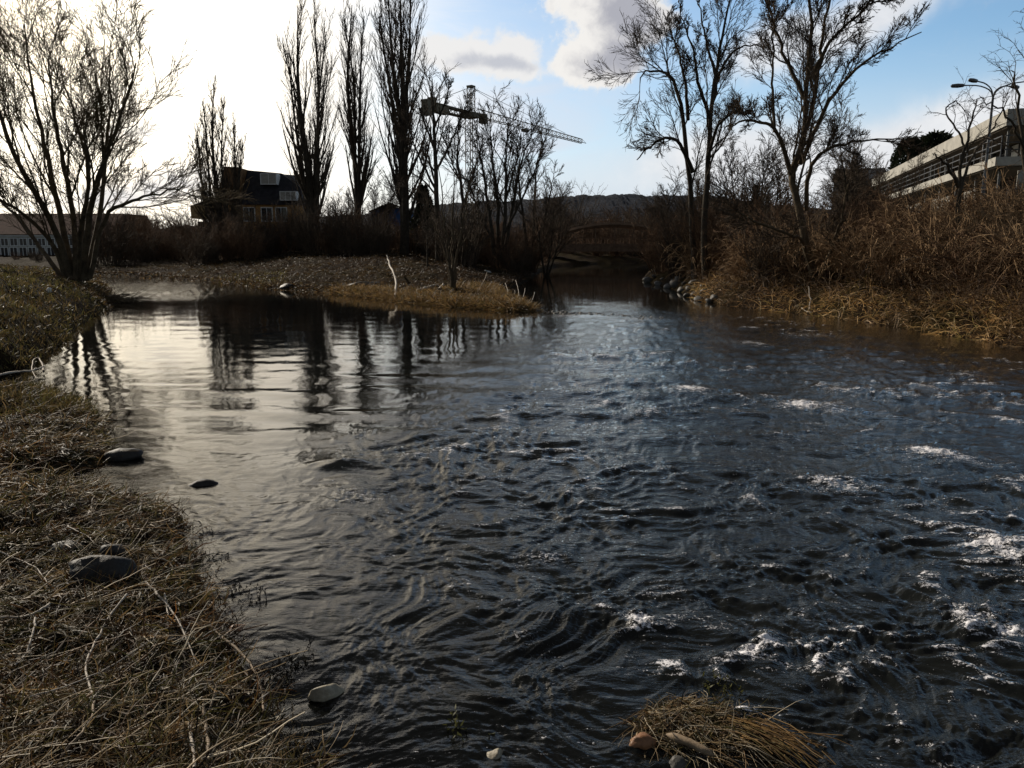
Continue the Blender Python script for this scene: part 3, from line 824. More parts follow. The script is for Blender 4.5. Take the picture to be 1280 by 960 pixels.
def mid_trees():
    def one(px, Y, label, st, seed):
        p = P(px, 308, Y); b = np.array([p[0], p[1], tz(p[0], p[1])])
        explicit_tree('bare_tree', label, 'tree', CTREES, b, st, LV_MID, seed, M_BARK, M_TWIG, Y)
    one(548, 46, 'tall bare tree behind the counterweight of the crane',
        [([(548, 336, 0), (546, 260, 0), (544, 190, 0), (541, 140, .2), (540, 98, .2)], .19, .03), ([(546, 240, 0), (524, 196, -.6), (507, 150, -1)], .08, .02), ([(545, 215, 0), (566, 172, .8), (584, 128, 1.2)], .08, .02),
         ([(544, 190, 0), (528, 146, .6), (518, 112, .9)], .07, .02), ([(547, 275, 0), (520, 246, .6), (500, 228, 1)], .06, .02), ([(543, 160, .1), (556, 128, -.4), (564, 100, -.6)], .06, .02)], 311)
    one(576, 50, 'bare twin-stemmed tree just left of the crane mast',
        [([(577, 336, 0), (578, 250, 0), (572, 195, 0), (574, 150, .2)], .15, .025), ([(578, 262, 0), (592, 215, .6), (604, 176, 1)], .10, .02), ([(577, 230, 0), (562, 196, -.6), (556, 165, -.9)], .06, .02)], 312)
    one(622, 48, 'many-stemmed bare tree under the crane jib',
        [([(620, 340, 0), (612, 270, 0), (604, 215, .2), (598, 168, .4)], .14, .02), ([(622, 340, 0), (622, 260, .3), (616, 200, .6), (612, 152, .8)], .15, .02), ([(624, 340, 0), (632, 260, -.3), (632, 200, -.5), (636, 150, -.6)], .15, .02),
         ([(626, 340, 0), (640, 265, .2), (650, 210, .5), (668, 160, .6)], .14, .02), ([(626, 300, 0), (654, 245, -.5), (676, 195, -.9)], .10, .02), ([(620, 310, 0), (598, 262, -.5), (584, 225, -.9)], .09, .02), ([(632, 250, -.3), (646, 200, -1), (652, 172, -1.3)], .07, .02)], 313)
    one(664, 54, 'rounded bare tree at the right edge of the middle wood',
        [([(662, 340, 0), (654, 270, 0), (648, 220, .2), (654, 182, .4)], .13, .02), ([(664, 340, 0), (668, 265, .2), (670, 215, .4), (678, 178, .5)], .13, .02), ([(666, 320, 0), (684, 262, -.4), (692, 220, -.8)], .11, .02), ([(668, 300, 0), (694, 262, .4), (706, 240, .7)], .08, .02)], 314)
mid_trees()
put_tree('spread', 470, 72, 205, 'pale spreading bare tree behind the two right poplars', CTREES, .6, .9)
put_tree('slim', 534, 40, 235, 'small bare tree with a pale stem on the brown slope', CTREES, 2.6, .8)
put_tree('pair', 598, 58, 190, 'thin bare tree behind the crane mast', CTREES, 3.4, .8)
put_tree('spread', 682, 52, 226, 'low bare tree at the left end of the bridge', CTREES, 5.0, .9)
put_tree('spread', 425, 66, 230, 'low bare tree between two poplars', CTREES, 1.0, .8)
SAP = 'saplings on the top of the brown slope'
for i, (px, Y, ty) in enumerate([(312, 57, 248), (338, 59, 262), (362, 56, 255), (415, 55, 240), (432, 58, 262), (470, 54, 245), (486, 57, 256), (520, 52, 250), (262, 60, 262)]):
    put_tree(('pair', 'slim')[i % 2], px, Y, ty, 'slender bare sapling in the thicket along the top of the brown slope', SAP, i * 1.3, .8)
LT = 'far bare trees beside the left channel'
for i, (px, Y, ty, kd, lb) in enumerate([(150, 78, 268, 'round', 'far bare tree beside the end wall of the long cream house'), (178, 74, 256, 'round', 'rounded far bare tree over the low concrete wall'),
                                         (205, 80, 266, 'spread', 'far bare tree at the head of the channel'), (226, 84, 272, 'slim', 'thin far bare tree touching the tan eave of the house'), (40, 110, 262, 'round', 'far bare tree behind the red roof of the cream house')]):
    put_tree(kd, px, Y, ty, lb, LT, i * 1.7, 1.2)

# small tree with several stems and a dark stump-like foot on the grass bar
def bar_tree():
    b = gpt(566, 362)
    Y = b[1]
    st = [([(566, 362, 0), (562, 330, .1), (556, 280, .3), (548, 210, .5)], .07, .012), ([(568, 362, 0), (570, 325, -.2), (578, 280, -.4), (590, 225, -.6)], .06, .012),
          ([(564, 362, 0), (558, 320, .4), (540, 275, .8), (528, 240, .9)], .05, .01), ([(567, 362, 0), (566, 320, .5), (566, 260, .7), (570, 200, .7)], .06, .01)]
    lv = [dict(n=9, start=.3, end=1, ang=.55, lr=.28, fall=.3, rr=.5, k=5, wander=.1, trop=(0, 0, .05), minr=.010),
          dict(n=5, start=.2, end=1, ang=.55, lr=.5, fall=.3, rr=.6, k=4, wander=.12, trop=(0, 0, .0), minr=.007)]
    explicit_tree('bare_tree', 'slender several-stemmed bare tree rooted on the grass bar', 'tree', None, b, st, lv, 45, M_BARK2, M_TWIG, Y)
bar_tree()

# ---- two dark trees at the right end of the bridge
LV_RIGHT = [dict(n=13, start=.28, end=1.0, ang=.65, lr=.265, fall=.35, rr=.42, k=8, wander=.12, trop=(0, 0, .04), minr=.018, up=.2),
            dict(n=10, start=.15, end=1.0, ang=.6, lr=.48, fall=.3, rr=.5, k=6, wander=.11, trop=(0, 0, .03), minr=.0125),
            dict(n=9, start=.12, end=1.0, ang=.5, lr=.55, fall=.3, rr=.6, k=4, wander=.11, trop=(0, 0, .03), minr=.0085, tip=.6),
            dict(n=2, start=.3, end=1.0, ang=.5, lr=.5, fall=.3, rr=.8, k=2, wander=.15, trop=(0, 0, .03), minr=.0078, tip=.7)]
def right_trees():
    b = gpt(872, 350); Y = b[1] + 0.5; b[2] = tz(b[0], b[1])
    st = [([(868, 352, 0), (866, 300, 0), (862, 220, .2), (850, 130, .5), (838, 95, .8), (810, 88, 1.2), (800, 104, 1.4)], .14, .02),
          ([(866, 215, .1), (850, 180, -.5), (832, 172, -1.2), (812, 184, -1.8), (796, 200, -2)], .09, .02),
          ([(860, 150, .4), (856, 100, 1), (846, 60, 1.6), (835, 30, 2)], .08, .02)]
    explicit_tree('bare_tree', 'dark bare tree reaching left over the water near the bridge', 'tree', None, b, st, LV_RIGHT, 51, M_BARK, M_TWIG, Y)
    b2 = gpt(884, 352) + np.array([.25, .9, 0]); b2[2] = tz(b2[0], b2[1])
    st = [([(882, 352, 0), (880, 280, 0), (886, 190, .2), (892, 110, .4), (902, 50, .5), (915, -10, .5)], .15, .03),
          ([(890, 130, .4), (900, 90, .8), (920, 62, 1.4), (950, 55, 2)], .09, .02),
          ([(888, 150, .3), (872, 100, -.5), (866, 60, -.8), (850, 20, -1)], .08, .02),
          ([(884, 200, .1), (896, 160, -.8), (920, 140, -1.4), (945, 150, -1.8)], .08, .02),
          ([(895, 95, .4), (882, 50, 1), (872, 0, 1.4)], .07, .02)]
    explicit_tree('bare_tree', 'tall dark bare tree right of the leaning one near the bridge', 'tree', None, b2, st, LV_RIGHT, 52, M_BARK, M_TWIG, b2[1])
right_trees()

# ---- the great forked tree on the right bank
def great_tree():
    b = gpt(1022, 356)
    Y = b[1]
    st = [([(1022, 360, 0), (1008, 310, .1), (996, 250, .2), (990, 215, .3), (1005, 170, .4), (1012, 100, .5), (1014, 40, .5), (1008, -30, .5)], .20, .05),
          ([(990, 222, .3), (975, 175, .0), (958, 155, -.3), (930, 152, -.9), (905, 160, -1.4)], .11, .02),
          ([(1003, 180, .4), (1020, 110, .9), (1030, 40, 1.3), (1042, -30, 1.5)], .12, .04),
          ([(1000, 205, .4), (1030, 140, -.3), (1062, 95, -.8), (1100, 66, -1.2), (1152, 40, -1.5)], .11, .018),
          ([(1008, 262, .2), (1012, 215, -.4), (1030, 190, -1), (1066, 178, -1.8), (1130, 172, -2.4)], .11, .02),
          ([(1010, 130, .5), (985, 80, .8), (968, 30, 1.1), (950, -20, 1.2)], .10, .03),
          ([(1012, 100, .5), (1040, 50, -.2), (1070, 20, -.5), (1110, -10, -.8)], .09, .025),
          ([(1024, 358, 0), (1040, 310, -.8), (1052, 270, -1.3), (1060, 230, -1.6)], .10, .02),
          ([(1020, 356, 0), (1004, 305, -.7), (985, 292, -1.4), (940, 276, -2.0), (928, 268, -2.2)], .09, .03),
          ([(968, 165, -.2), (966, 110, .2), (966, 60, .4), (960, 10, .5)], .07, .02)]
    st = [(c, a * .66, b_ * .7) for c, a, b_ in st]
    lv = [dict(n=12, start=.22, end=1.0, ang=.55, lr=.30, fall=.35, rr=.42, k=8, wander=.10, trop=(0, 0, .05), minr=.014, up=.2),
          dict(n=11, start=.15, end=1.0, ang=.55, lr=.48, fall=.35, rr=.5, k=6, wander=.12, trop=(0, 0, .03), minr=.0095),
          dict(n=8, start=.12, end=1.0, ang=.45, lr=.58, fall=.3, rr=.6, k=4, wander=.09, trop=(0, 0, .01), minr=.0068, tip=.6),
          dict(n=2, start=.3, end=1.0, ang=.5, lr=.5, fall=.3, rr=.8, k=2, wander=.15, trop=(0, 0, .0), minr=.0062, tip=.7)]
    explicit_tree('bare_tree', 'great forked bare tree rising from the right bank, tallest there', 'tree', None, b, st, lv, 53, M_BARK2, M_TWIG, Y)
great_tree()

def thin_right_trees():
    put_tree('pair', 1124, 33, 182, 'thin bare tree before the far end of the terraced building', 'lesser bare trees on the right bank', 2.2, .9)
    b = gpt(1197, 330)
    Y = b[1]
    st = [([(1197, 334, 0), (1198, 280, 0), (1200, 225, 0), (1208, 180, .2), (1218, 140, .4), (1226, 122, .5)], .07, .01),
          ([(1199, 235, 0), (1182, 205, -.4), (1166, 192, -.7)], .05, .012),
          ([(1206, 185, .2), (1195, 160, .5), (1183, 138, .8), (1195, 128, .9), (1206, 140, 1)], .03, .008),
          ([(1200, 240, 0), (1214, 200, .6), (1240, 160, 1.2), (1262, 120, 1.5)], .045, .01)]
    lv = [dict(n=8, start=.3, end=1.0, ang=.6, lr=.28, fall=.3, rr=.5, k=6, wander=.18, trop=(0, 0, .0), minr=.008),
          dict(n=5, start=.2, end=1.0, ang=.6, lr=.5, fall=.3, rr=.6, k=4, wander=.2, trop=(0, 0, -.03), minr=.0055),
          dict(n=3, start=.2, end=1.0, ang=.6, lr=.5, fall=.3, rr=.6, k=3, wander=.2, trop=(0, 0, -.03), minr=.0045)]
    explicit_tree('bare_tree', 'thin crooked bare tree in front of the terraced building', 'tree', None, b, st, lv, 54, M_BARK, M_TWIG, Y)
    b = P(1290, 300, 17.0); b[2] = tz(b[0], b[1]); Y = b[1]
    st = [([(1290, 318, 0), (1288, 250, .1), (1278, 170, .3), (1268, 110, .4), (1264, 88, .5)], .06, .01), ([(1286, 220, .1), (1296, 150, .3), (1290, 90, .4), (1284, 30, .5)], .05, .01),
          ([(1282, 190, .2), (1262, 150, -.3), (1240, 130, -.5), (1218, 128, -.6)], .03, .006)]
    explicit_tree('bare_tree', 'thin bare tree cut by the right edge beside the street lamp', 'tree', None, b, st, lv, 55, M_BARK, M_TWIG, Y)
    put_tree('round', 1060, 44, 172, 'fan-shaped bare tree screening the plain grey block', 'lesser bare trees on the right bank', 1.1, 1.0)
    put_tree('spread', 1094, 42, 180, 'dense bare tree between the grey block and the terraced building', 'lesser bare trees on the right bank', 3.1, .9)
    # straggling trees between the forked tree and the building
    for i, (px, Y, ty, kd, lb) in enumerate([(1066, 32, 128, 'slim', 'tangled bare tree left of the terraced building'), (1055, 34, 150, 'slim', 'thin bare tree behind the great forked trunk'), (935, 34, 165, 'spread', 'bare tree in the thicket between the two dark trunks and the forked tree'),
                                             (840, 46, 205, 'spread', 'low bare tree over the right end of the bridge'), (838, 62, 228, 'round', 'rounded low bare tree beside the bridge end')]):
        put_tree(kd, px, Y, ty, lb, 'lesser bare trees on the right bank', i * 2.1 + .5, 1.15)
thin_right_trees()

# ---- bushes of bare twigs
def bush_mesh(seed, stems, H, mat, droop=0.0, kk=(7, 5)):
    rng = np.random.default_rng(seed)
    a = rng.random(stems) * 6.28; q = np.sqrt(rng.random(stems)) * .8
    d = np.stack([np.cos(a) * .65 * rng.random(stems), np.sin(a) * .65 * rng.random(stems), np.ones(stems)], 1); d /= np.linalg.norm(d, axis=1, keepdims=True)
    src = grow(rng, np.stack([np.cos(a) * q, np.sin(a) * q, np.full(stems, -.15)], 1), d, H * (.5 + .6 * rng.random(stems)), np.full(stems, .03), 7, .10, (0, 0, -droop), .3)
    L = [src]
    for s in (dict(n=kk[0], start=.1, end=1, ang=.6, lr=.42, fall=.3, rr=.5, k=5, wander=.14, trop=(0, 0, .02 - droop), minr=.013), dict(n=kk[1], start=.15, end=1, ang=.6, lr=.5, fall=.3, rr=.6, k=4, wander=.16, trop=(0, 0, -droop), minr=.009)):
        src = kids(rng, src[0], src[1], **s); L.append(src)
    g = Geo()
    for p, r in L:
        g.tubes(p, r, 3)
    me = mesh_np('bush', np.concatenate(g.V), np.concatenate(g.F)); me.materials.append(mat)
    return me
BUSH = [bush_mesh(61, 40, 3.0, M_TWIG), bush_mesh(62, 36, 2.7, M_TWIG_R, .01), bush_mesh(63, 44, 2.4, M_TWIG_R, .03)]
M_TAN_CANE = noisy('tan_cane', (0.15, 0.095, 0.052), (0.36, 0.24, 0.135), 2.0, 0.85, 0.1, 0.2)
HANG = [bush_mesh(64, 60, 2.2, M_TAN_CANE, .16, (5, 3)), bush_mesh(65, 54, 2.0, M_TWIG_R, .18, (6, 3)), bush_mesh(66, 58, 2.3, M_TAN_CANE, .15, (4, 3))]
def put_bush(me, x, y, s, label, group, rz, sz=1.0):
    o = link('bare_bush', me)
    o.location = (x, y, tz(x, y)); o.rotation_euler = (0, 0, rz); o.scale = (s, s, s * sz)
    return tag(o, label, 'bush', group)
def thickets():
    rng = np.random.default_rng(70)
    sets = [  # photo x range, depth range, count, size, label, group
        ((235, 400), (54, 66), 20, .9, 'dark bare bush in the thicket in front of the gabled house', 'bushes before the gabled house'),
        ((400, 560), (50, 66), 22, .95, 'dark bare bush in the thicket under the tall poplars', 'bushes under the poplars'),
        ((560, 690), (44, 62), 30, .95, 'dark bare bush in the wood between the grass bar and the bridge', 'bushes left of the bridge'),
        ((660, 900), (102, 125), 26, 1.7, 'dim bare bush beyond the arched bridge', 'bushes beyond the bridge'),
        ((128, 240), (57, 74), 24, 1.0, 'bare bush at the head of the left channel', 'bushes at the left channel'),
        ((-20, 60), (62, 74), 5, .3, 'bare bush below the cream house', 'bushes below the cream house'),
        ((670, 830), (93, 104), 22, .9, 'low dim bush on the channel bend under the bridge', 'bushes on the bend under the bridge'),
        ((815, 960), (31, 48), 24, 1.0, 'dark bare bush in the thicket around the two dark trunks', 'bushes at the right end of the bridge'),
        ((940, 1130), (25, 36), 24, .70, 'brown bare bush in the thicket behind the great forked tree', 'bushes behind the forked tree'),
        ((1110, 1300), (19, 30), 26, .5, 'brown bare bush along the top of the right bank', 'bushes below the terraced building')]
    for (x0, x1), (y0, y1), n, sz, lb, gr in sets:
        for i in range(n):
            px = x0 + (x1 - x0) * (i + rng.random()) / n
            Y = y0 + (y1 - y0) * rng.random()
            p = P(px, 308, Y)
            s, _ = river(np.array([p[0]]), np.array([p[1]]))
            if s[0] < 0.6:
                Y += 6; p = P(px, 308, Y)
                if river(np.array([p[0]]), np.array([p[1]]))[0][0] < .8:
                    continue
            put_bush(BUSH[int(rng.integers(3))], p[0], p[1], sz * (.55 + .8 * rng.random() ** 1.3), lb, gr, rng.random() * 6.28, .8 + .5 * rng.random())
thickets()
def hanging_brush():
    rng = np.random.default_rng(75)
    for (x0, x1), (sa_, sb_), n, lb, gr in (((880, 1010), (1.0, 3.2), 15, 'tan bush of drooping dry canes on the bank left of the great forked tree', 'drooping bushes left of the forked tree'),
                                          ((1030, 1160), (1.6, 4.5), 13, 'tan bush of drooping dry canes on the bank right of the great forked tree', 'drooping bushes right of the forked tree'),
                                          ((1150, 1330), (1.8, 5.5), 18, 'tan bush of drooping dry canes on the steep bank below the street lamp', 'drooping bushes below the street lamp')):
        for i in range(n):
            px = x0 + (x1 - x0) * (i + rng.random()) / n
            want = sa_ + (sb_ - sa_) * rng.random()
            ys = np.linspace(8, 45, 300); xs = (px - 640) / FPX * ys
            sv = tfast(xs, ys)[0]; ok = np.nonzero((sv > want) & (ys > 12))[0]
            k_ = ok[0]
            put_bush(HANG[i % 3], xs[k_], ys[k_], .55 + .45 * rng.random(), lb, gr, rng.random() * 6.28, .8 + .4 * rng.random())
hanging_brush()

# ---- evergreens
def evergreen(px, Y, top_py, width, label, seed, cone=True):
    rng = np.random.default_rng(seed)
    p = P(px, 308, Y); z = tz(p[0], p[1]); H = P(px, top_py, Y)[2] - z
    e = empty('evergreen_tree', (p[0], p[1], z), label, 'tree')
    g = Geo(); g.tubes(np.array([[0, 0, -.2], [0, 0, H * .5], [0, 0, H * .97]]), np.array([.12, .08, .01]), 6)
    g.build('trunk', M_BARK, e)
    n = int(5200 * max(1.0, width / 1.6))
    t = rng.random(n) ** (.8 if cone else .6) * .95 + .05
    a = rng.random(n) * 6.28
    rr = width * ((1 - t) * 1.0 + .06 if cone else np.sqrt(np.clip(1 - (2 * t - 1) ** 2, .02, 1))) * np.sqrt(rng.random(n)) * (1 + .25 * np.sin(a * 3 + t * 11))
    c = np.stack([np.cos(a) * rr, np.sin(a) * rr, t * H - rr * .25], 1)
    d = np.stack([np.cos(a), np.sin(a), rng.normal(size=n) * .5 - .2], 1) * (.16 + .16 * rng.random((n, 1))) * max(1.0, width / 2.2)
    pts = np.stack([c, c + d * .5 + [0, 0, .03], c + d], 1)
    w = np.stack([np.full(n, .02), np.full(n, .10), np.full(n, .01)], 1) * max(1.0, width / 1.6)
    col = np.array([.022, .030, .014]) * (.5 + 1.0 * rng.random((n, 1)))
    g = Geo(); g.ribbons(pts, w, col, rnd_dirs(rng, n)); g.build('crown', M_NEEDLE, e)
evergreen(531, 56, 232, 1.5, 'small dark evergreen beside the rightmost poplar trunk', 81)
evergreen(1128, 84, 172, 2.6, 'dark evergreen crown against the sky left of the flat roof', 82, False)
evergreen(1158, 92, 166, 4.2, 'broad dark evergreen rising over the flat roof', 83, False)
evergreen(1078, 52, 236, 1.2, 'dark evergreen shrub below the flat roof end', 84, False)

# ------------------------------------------------------------------ buildings
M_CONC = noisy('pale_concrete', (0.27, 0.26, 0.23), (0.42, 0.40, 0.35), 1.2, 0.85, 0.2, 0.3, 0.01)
M_SOFFIT = noisy('shaded_soffit', (0.05, 0.042, 0.034), (0.08, 0.066, 0.05), 1.5, 0.9, 0.1, 0.2)  # shade under the overhanging slabs is put into this dark brown
M_GLASS = material('window_glass', lambda k: princ(k, (0.02, 0.024, 0.03), 0.08, 0.6))
M_METAL = noisy('grey_metal', (0.09, 0.09, 0.09), (0.16, 0.16, 0.155), 3.0, 0.5, 0.4, 0.1, 0.005, 0.5)
M_RAIL = noisy('dark_metal', (0.02, 0.02, 0.022), (0.04, 0.04, 0.042), 3.0, 0.5, 0.4, 0.1)
M_CREAM = noisy('cream_render', (0.34, 0.31, 0.25), (0.46, 0.43, 0.36), 0.8, 0.9, 0.1, 0.2)
M_REDROOF = noisy('red_brown_tiles', (0.07, 0.035, 0.025), (0.14, 0.065, 0.045), 2.5, 0.9, 0.1, 0.6, 0.03)
M_SLATE = noisy('dark_slate', (0.014, 0.014, 0.017), (0.035, 0.034, 0.04), 2.5, 0.75, 0.2, 0.6, 0.02)
M_OCHRE = noisy('ochre_boards', (0.30, 0.16, 0.055), (0.52, 0.29, 0.11), 1.5, 0.85, 0.1, 0.3)
M_BROWNW = noisy('brown_boards', (0.09, 0.052, 0.028), (0.22, 0.125, 0.06), 1.5, 0.9, 0.1, 0.4)
M_TAN = noisy('tan_fascia', (0.30, 0.20, 0.09), (0.42, 0.30, 0.15), 1.5, 0.85, 0.1, 0.2)
M_WHITE = noisy('white_paint', (0.55, 0.55, 0.53), (0.75, 0.75, 0.72), 1.5, 0.7, 0.2, 0.1)
M_BLUE = noisy('blue_boards', (0.025, 0.07, 0.20), (0.05, 0.12, 0.30), 1.5, 0.8, 0.2, 0.2)
M_GREYW = noisy('grey_render', (0.20, 0.205, 0.215), (0.27, 0.275, 0.285), 0.6, 0.9, 0.1, 0.2)
M_RUST = noisy('rusty_steel', (0.085, 0.052, 0.032), (0.18, 0.112, 0.068), 2.5, 0.85, 0.2, 0.4)
M_CRANE = noisy('crane_steel', (0.10, 0.085, 0.06), (0.22, 0.185, 0.12), 1.0, 0.7, 0.3, 0.1)

def gbox(name, mat, parent, c, s, M=None):
    g = Geo(); g.box(c, s, M)
    return g.build(name, mat, parent, False)
def gpoly(name, mat, parent, quads):
    g = Geo()
    for q in quads:
        g.raw(q, [[0, 1, 2, 3]])
    return g.build(name, mat, parent, False)
def prism(name, mat, parent, poly, y0, y1, yoff=None):
    """polygon in x,z extruded from y0 to y1; yoff moves each corner of the front in y"""
    n = len(poly); yo = yoff or [0] * n
    V = [(x, y0 + o, z) for (x, z), o in zip(poly, yo)] + [(x, y1, z) for x, z in poly]
    me = bpy.data.meshes.new(name)
    me.from_pydata(V, [], [list(range(n))[::-1], list(range(n, 2 * n))] + [[i, (i + 1) % n, n + (i + 1) % n, n + i] for i in range(n)])
    me.update()
    return link(name, me, parent, mat)
def window(parent, c, w, h, M_frame, bars=1, deep=.12, face=-1, glass=None):
    """window in a wall that faces -y (face=-1); frame is a sub-part of the window"""
    o = gbox('window', glass or M_GLASS, parent, (c[0], c[1], c[2]), (w, deep, h))
    g = Geo(); t = .07
    for sx in (-1, 1):
        g.box((c[0] + sx * (w / 2 + t / 2), c[1] + face * .02, c[2]), (t, deep + .04, h + 2 * t))
    for sz in (-1, 1):
        g.box((c[0], c[1] + face * .02, c[2] + sz * (h / 2 + t / 2)), (w, deep + .04, t))
    for i in range(bars):
        g.box((c[0] - w / 2 + w * (i + 1) / (bars + 1), c[1] + face * .025, c[2]), (.05, deep + .03, h - .002))
    g.build('frame', M_frame, o, False)
    return o

def terraced_building():
    C = P(1260, 136, 38.0); z0 = 3.0
    e = empty('terraced_building', (C[0], C[1], z0), 'long pale concrete building with two projecting slab terraces above the right bank', 'building')
    e.rotation_euler = (0, 0, -math.radians(16.4))
    L, Wd = 46.0, 18.0
    zr = C[2] - z0; zt = P(1249, 197, 38.0)[2] - z0
    g = Geo(); g.box((Wd / 2, L / 2, zr - .375), (Wd, L, .75)); g.build('roof', M_CONC, e, False)
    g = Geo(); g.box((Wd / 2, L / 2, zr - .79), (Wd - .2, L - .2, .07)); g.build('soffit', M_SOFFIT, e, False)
    g = Geo(); g.box((Wd / 2 - .3, L / 2 - .3, zt - .2), (Wd + .2, L + .2, .4)); g.build('terrace', M_CONC, e, False)
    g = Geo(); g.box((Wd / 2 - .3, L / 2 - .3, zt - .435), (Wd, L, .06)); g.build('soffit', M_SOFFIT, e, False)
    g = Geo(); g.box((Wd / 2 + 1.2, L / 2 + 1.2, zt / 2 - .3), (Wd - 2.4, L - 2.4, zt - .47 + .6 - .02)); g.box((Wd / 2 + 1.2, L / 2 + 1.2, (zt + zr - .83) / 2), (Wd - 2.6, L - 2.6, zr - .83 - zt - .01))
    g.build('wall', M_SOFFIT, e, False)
    # glazing along the river side: bays of 3 m on both floors
    rng = np.random.default_rng(91)
    for fl, (zb, zt_, xo) in enumerate(((.55, zt - .55, 2.36), (zt + .06, zr - .9, 2.46))):
        for i in range(14):
            y = 1.5 + i * 3.1 + 1.5
            pale = rng.random() < .22
            o = gbox('window', M_WHITE if pale else M_GLASS, e, (xo, y, (zb + zt_) / 2), (.10, 2.9, zt_ - zb))
            g = Geo()
            for yy in (-1.45, 0, 1.45):
                g.box((xo - .08, y + yy, (zb + zt_) / 2), (.08, .08, zt_ - zb))
            g.box((xo - .08, y, zb + .95), (.06, 2.86, .06))
            g.build('frame', M_RAIL, o, False)
    for fl, (zb, zt_, yo) in enumerate(((.55, zt - .55, 2.36), (zt + .06, zr - .9, 2.46))):
        for i in range(4):
            x = 4.2 + i * 3.1
            o = gbox('window', M_GLASS, e, (x, yo, (zb + zt_) / 2), (2.9, .10, zt_ - zb))
            g = Geo()
            for xx in (-1.45, 0, 1.45):
                g.box((x + xx, yo - .08, (zb + zt_) / 2), (.08, .08, zt_ - zb))
            g.build('frame', M_RAIL, o, False)
    # slender columns at the slab edge and the railings
    for i in range(12):
        y = .8 + i * 4.0
        gbox('column', M_METAL, e, (.35, y, (zt + zr - .83) / 2), (.09, .09, zr - .83 - zt)); gbox('column', M_METAL, e, (.15, y, (zt - .47) / 2 - .3), (.10, .10, zt - .47 + .6))
    for i in range(4):
        gbox('column', M_METAL, e, (3 + i * 4.0, .35, (zt + zr - .83) / 2), (.09, .09, zr - .83 - zt))
    g = Geo()
    for hz in (.35, .68, 1.0):
        g.box((-.1, L / 2, zt + hz), (.05, L, .045)); g.box((Wd / 2, -.1, zt + hz), (Wd, .05, .045))
    for i in range(31):
        g.box((-.1, i * 1.5, zt + .5), (.05, .05, 1.0))
    for i in range(1, 12):
        g.box((i * 1.5, -.1, zt + .5), (.05, .05, 1.0))
    g.build('railing', M_RAIL, e, False)
    # lower terrace railing with pale infill panels
    for i in range(6):
        gbox('parapet_panel', M_CONC, e, (1.2 + i * 1.9, -1.2, 1.9), (1.7, .05, .9))
    for i in range(14):
        if i % 3 != 1:
            gbox('parapet_panel', M_CONC, e, (-1.0, 1.0 + i * 2.4, 1.2), (.05, 2.0, .8))
    g = Geo(); g.box((Wd / 2 - .6, L / 2 - .9, .62), (Wd + 1.0, L + 1.0, .3)); g.build('terrace', M_CONC, e, False)
terraced_building()

def gabled_house():
    Y = 70.0
    c = P(322, 312, Y); z0 = tz(c[0], c[1]) - .2
    e = empty('gabled_house', (c[0], c[1], z0), 'dark steep-roofed house with ochre walls and two white roof windows behind the poplars', 'house')
    q = lambda px, py: (P(px, py, Y)[0] - c[0], P(px, py, Y)[2] - z0)
    x0, ze = q(272, 255); x1, _ = q(374, 255)
    gbox('wall', M_OCHRE, e, ((x0 + x1) / 2, 3.5, ze / 2 - .3), (x1 - x0, 7.0, ze + .6 - .02))
    # steep dark front slope with a lighter slope at its right end
    a, b, r1, r2 = q(300, 256), q(378, 256), q(300, 210), q(343, 214)
    prism('roof', M_SLATE, e, [a, b, q(373, 234), r2, r1], -.25, 6.6, [0, 0, 1.2, 2.2, 2.2])
    prism('side_roof', M_GREYW, e, [q(345, 214.6), q(374, 234), q(376, 217)], 2.6, 6.0)
    prism('gable', M_BROWNW, e, [q(271, 256), q(299.4, 256), q(299.4, 209.5), q(281.7, 208.6), q(274, 240)], -.35, 6.8)
    for (ax, ay, bx, by), yy, nb in (((324, 217, 342, 229), 1.15, 1), ((353, 240.5, 371, 250), .05, 2)):
        p0, p1 = q(ax, by), q(bx, ay)
        w = window(e, ((p0[0] + p1[0]) / 2, yy, (p0[1] + p1[1]) / 2), p1[0] - p0[0], p1[1] - p0[1], M_WHITE, nb, 1.1, glass=M_CONC)
    for i, px in enumerate((312, 334, 352)):
        p = q(px, 268)
        window(e, (p[0], -.02, p[1]), .9, 1.1, M_WHITE, 1)
    # lower wing with an overhanging upper floor
    f0, f1 = q(239, 273), q(271.5, 257)
    gbox('wing_wall', M_BROWNW, e, ((q(244, 0)[0] + x0) / 2, 3.2, (f0[1]) / 2 - .3), (x0 - q(244, 0)[0], 5.0, f0[1] + .6 - .02))
    gbox('fascia', M_TAN, e, ((f0[0] + f1[0]) / 2, 3.0, (f0[1] + f1[1]) / 2), (f1[0] - f0[0], 6.0, f1[1] - f0[1]))
    prism('wing_roof', M_SLATE, e, [q(238, 257), q(271, 257), q(271, 246), q(262, 248)], .1, 6.1)
    gbox('ledge', M_CONC, e, ((q(244, 0)[0] + q(264, 0)[0]) / 2, .4, q(0, 297)[1]), (q(266, 0)[0] - q(242, 0)[0], 1.0, .14))
    for px in (250, 262):
        p = q(px, 284); window(e, (p[0], .68, p[1]), .7, .9, M_CREAM, 1)
gabled_house()

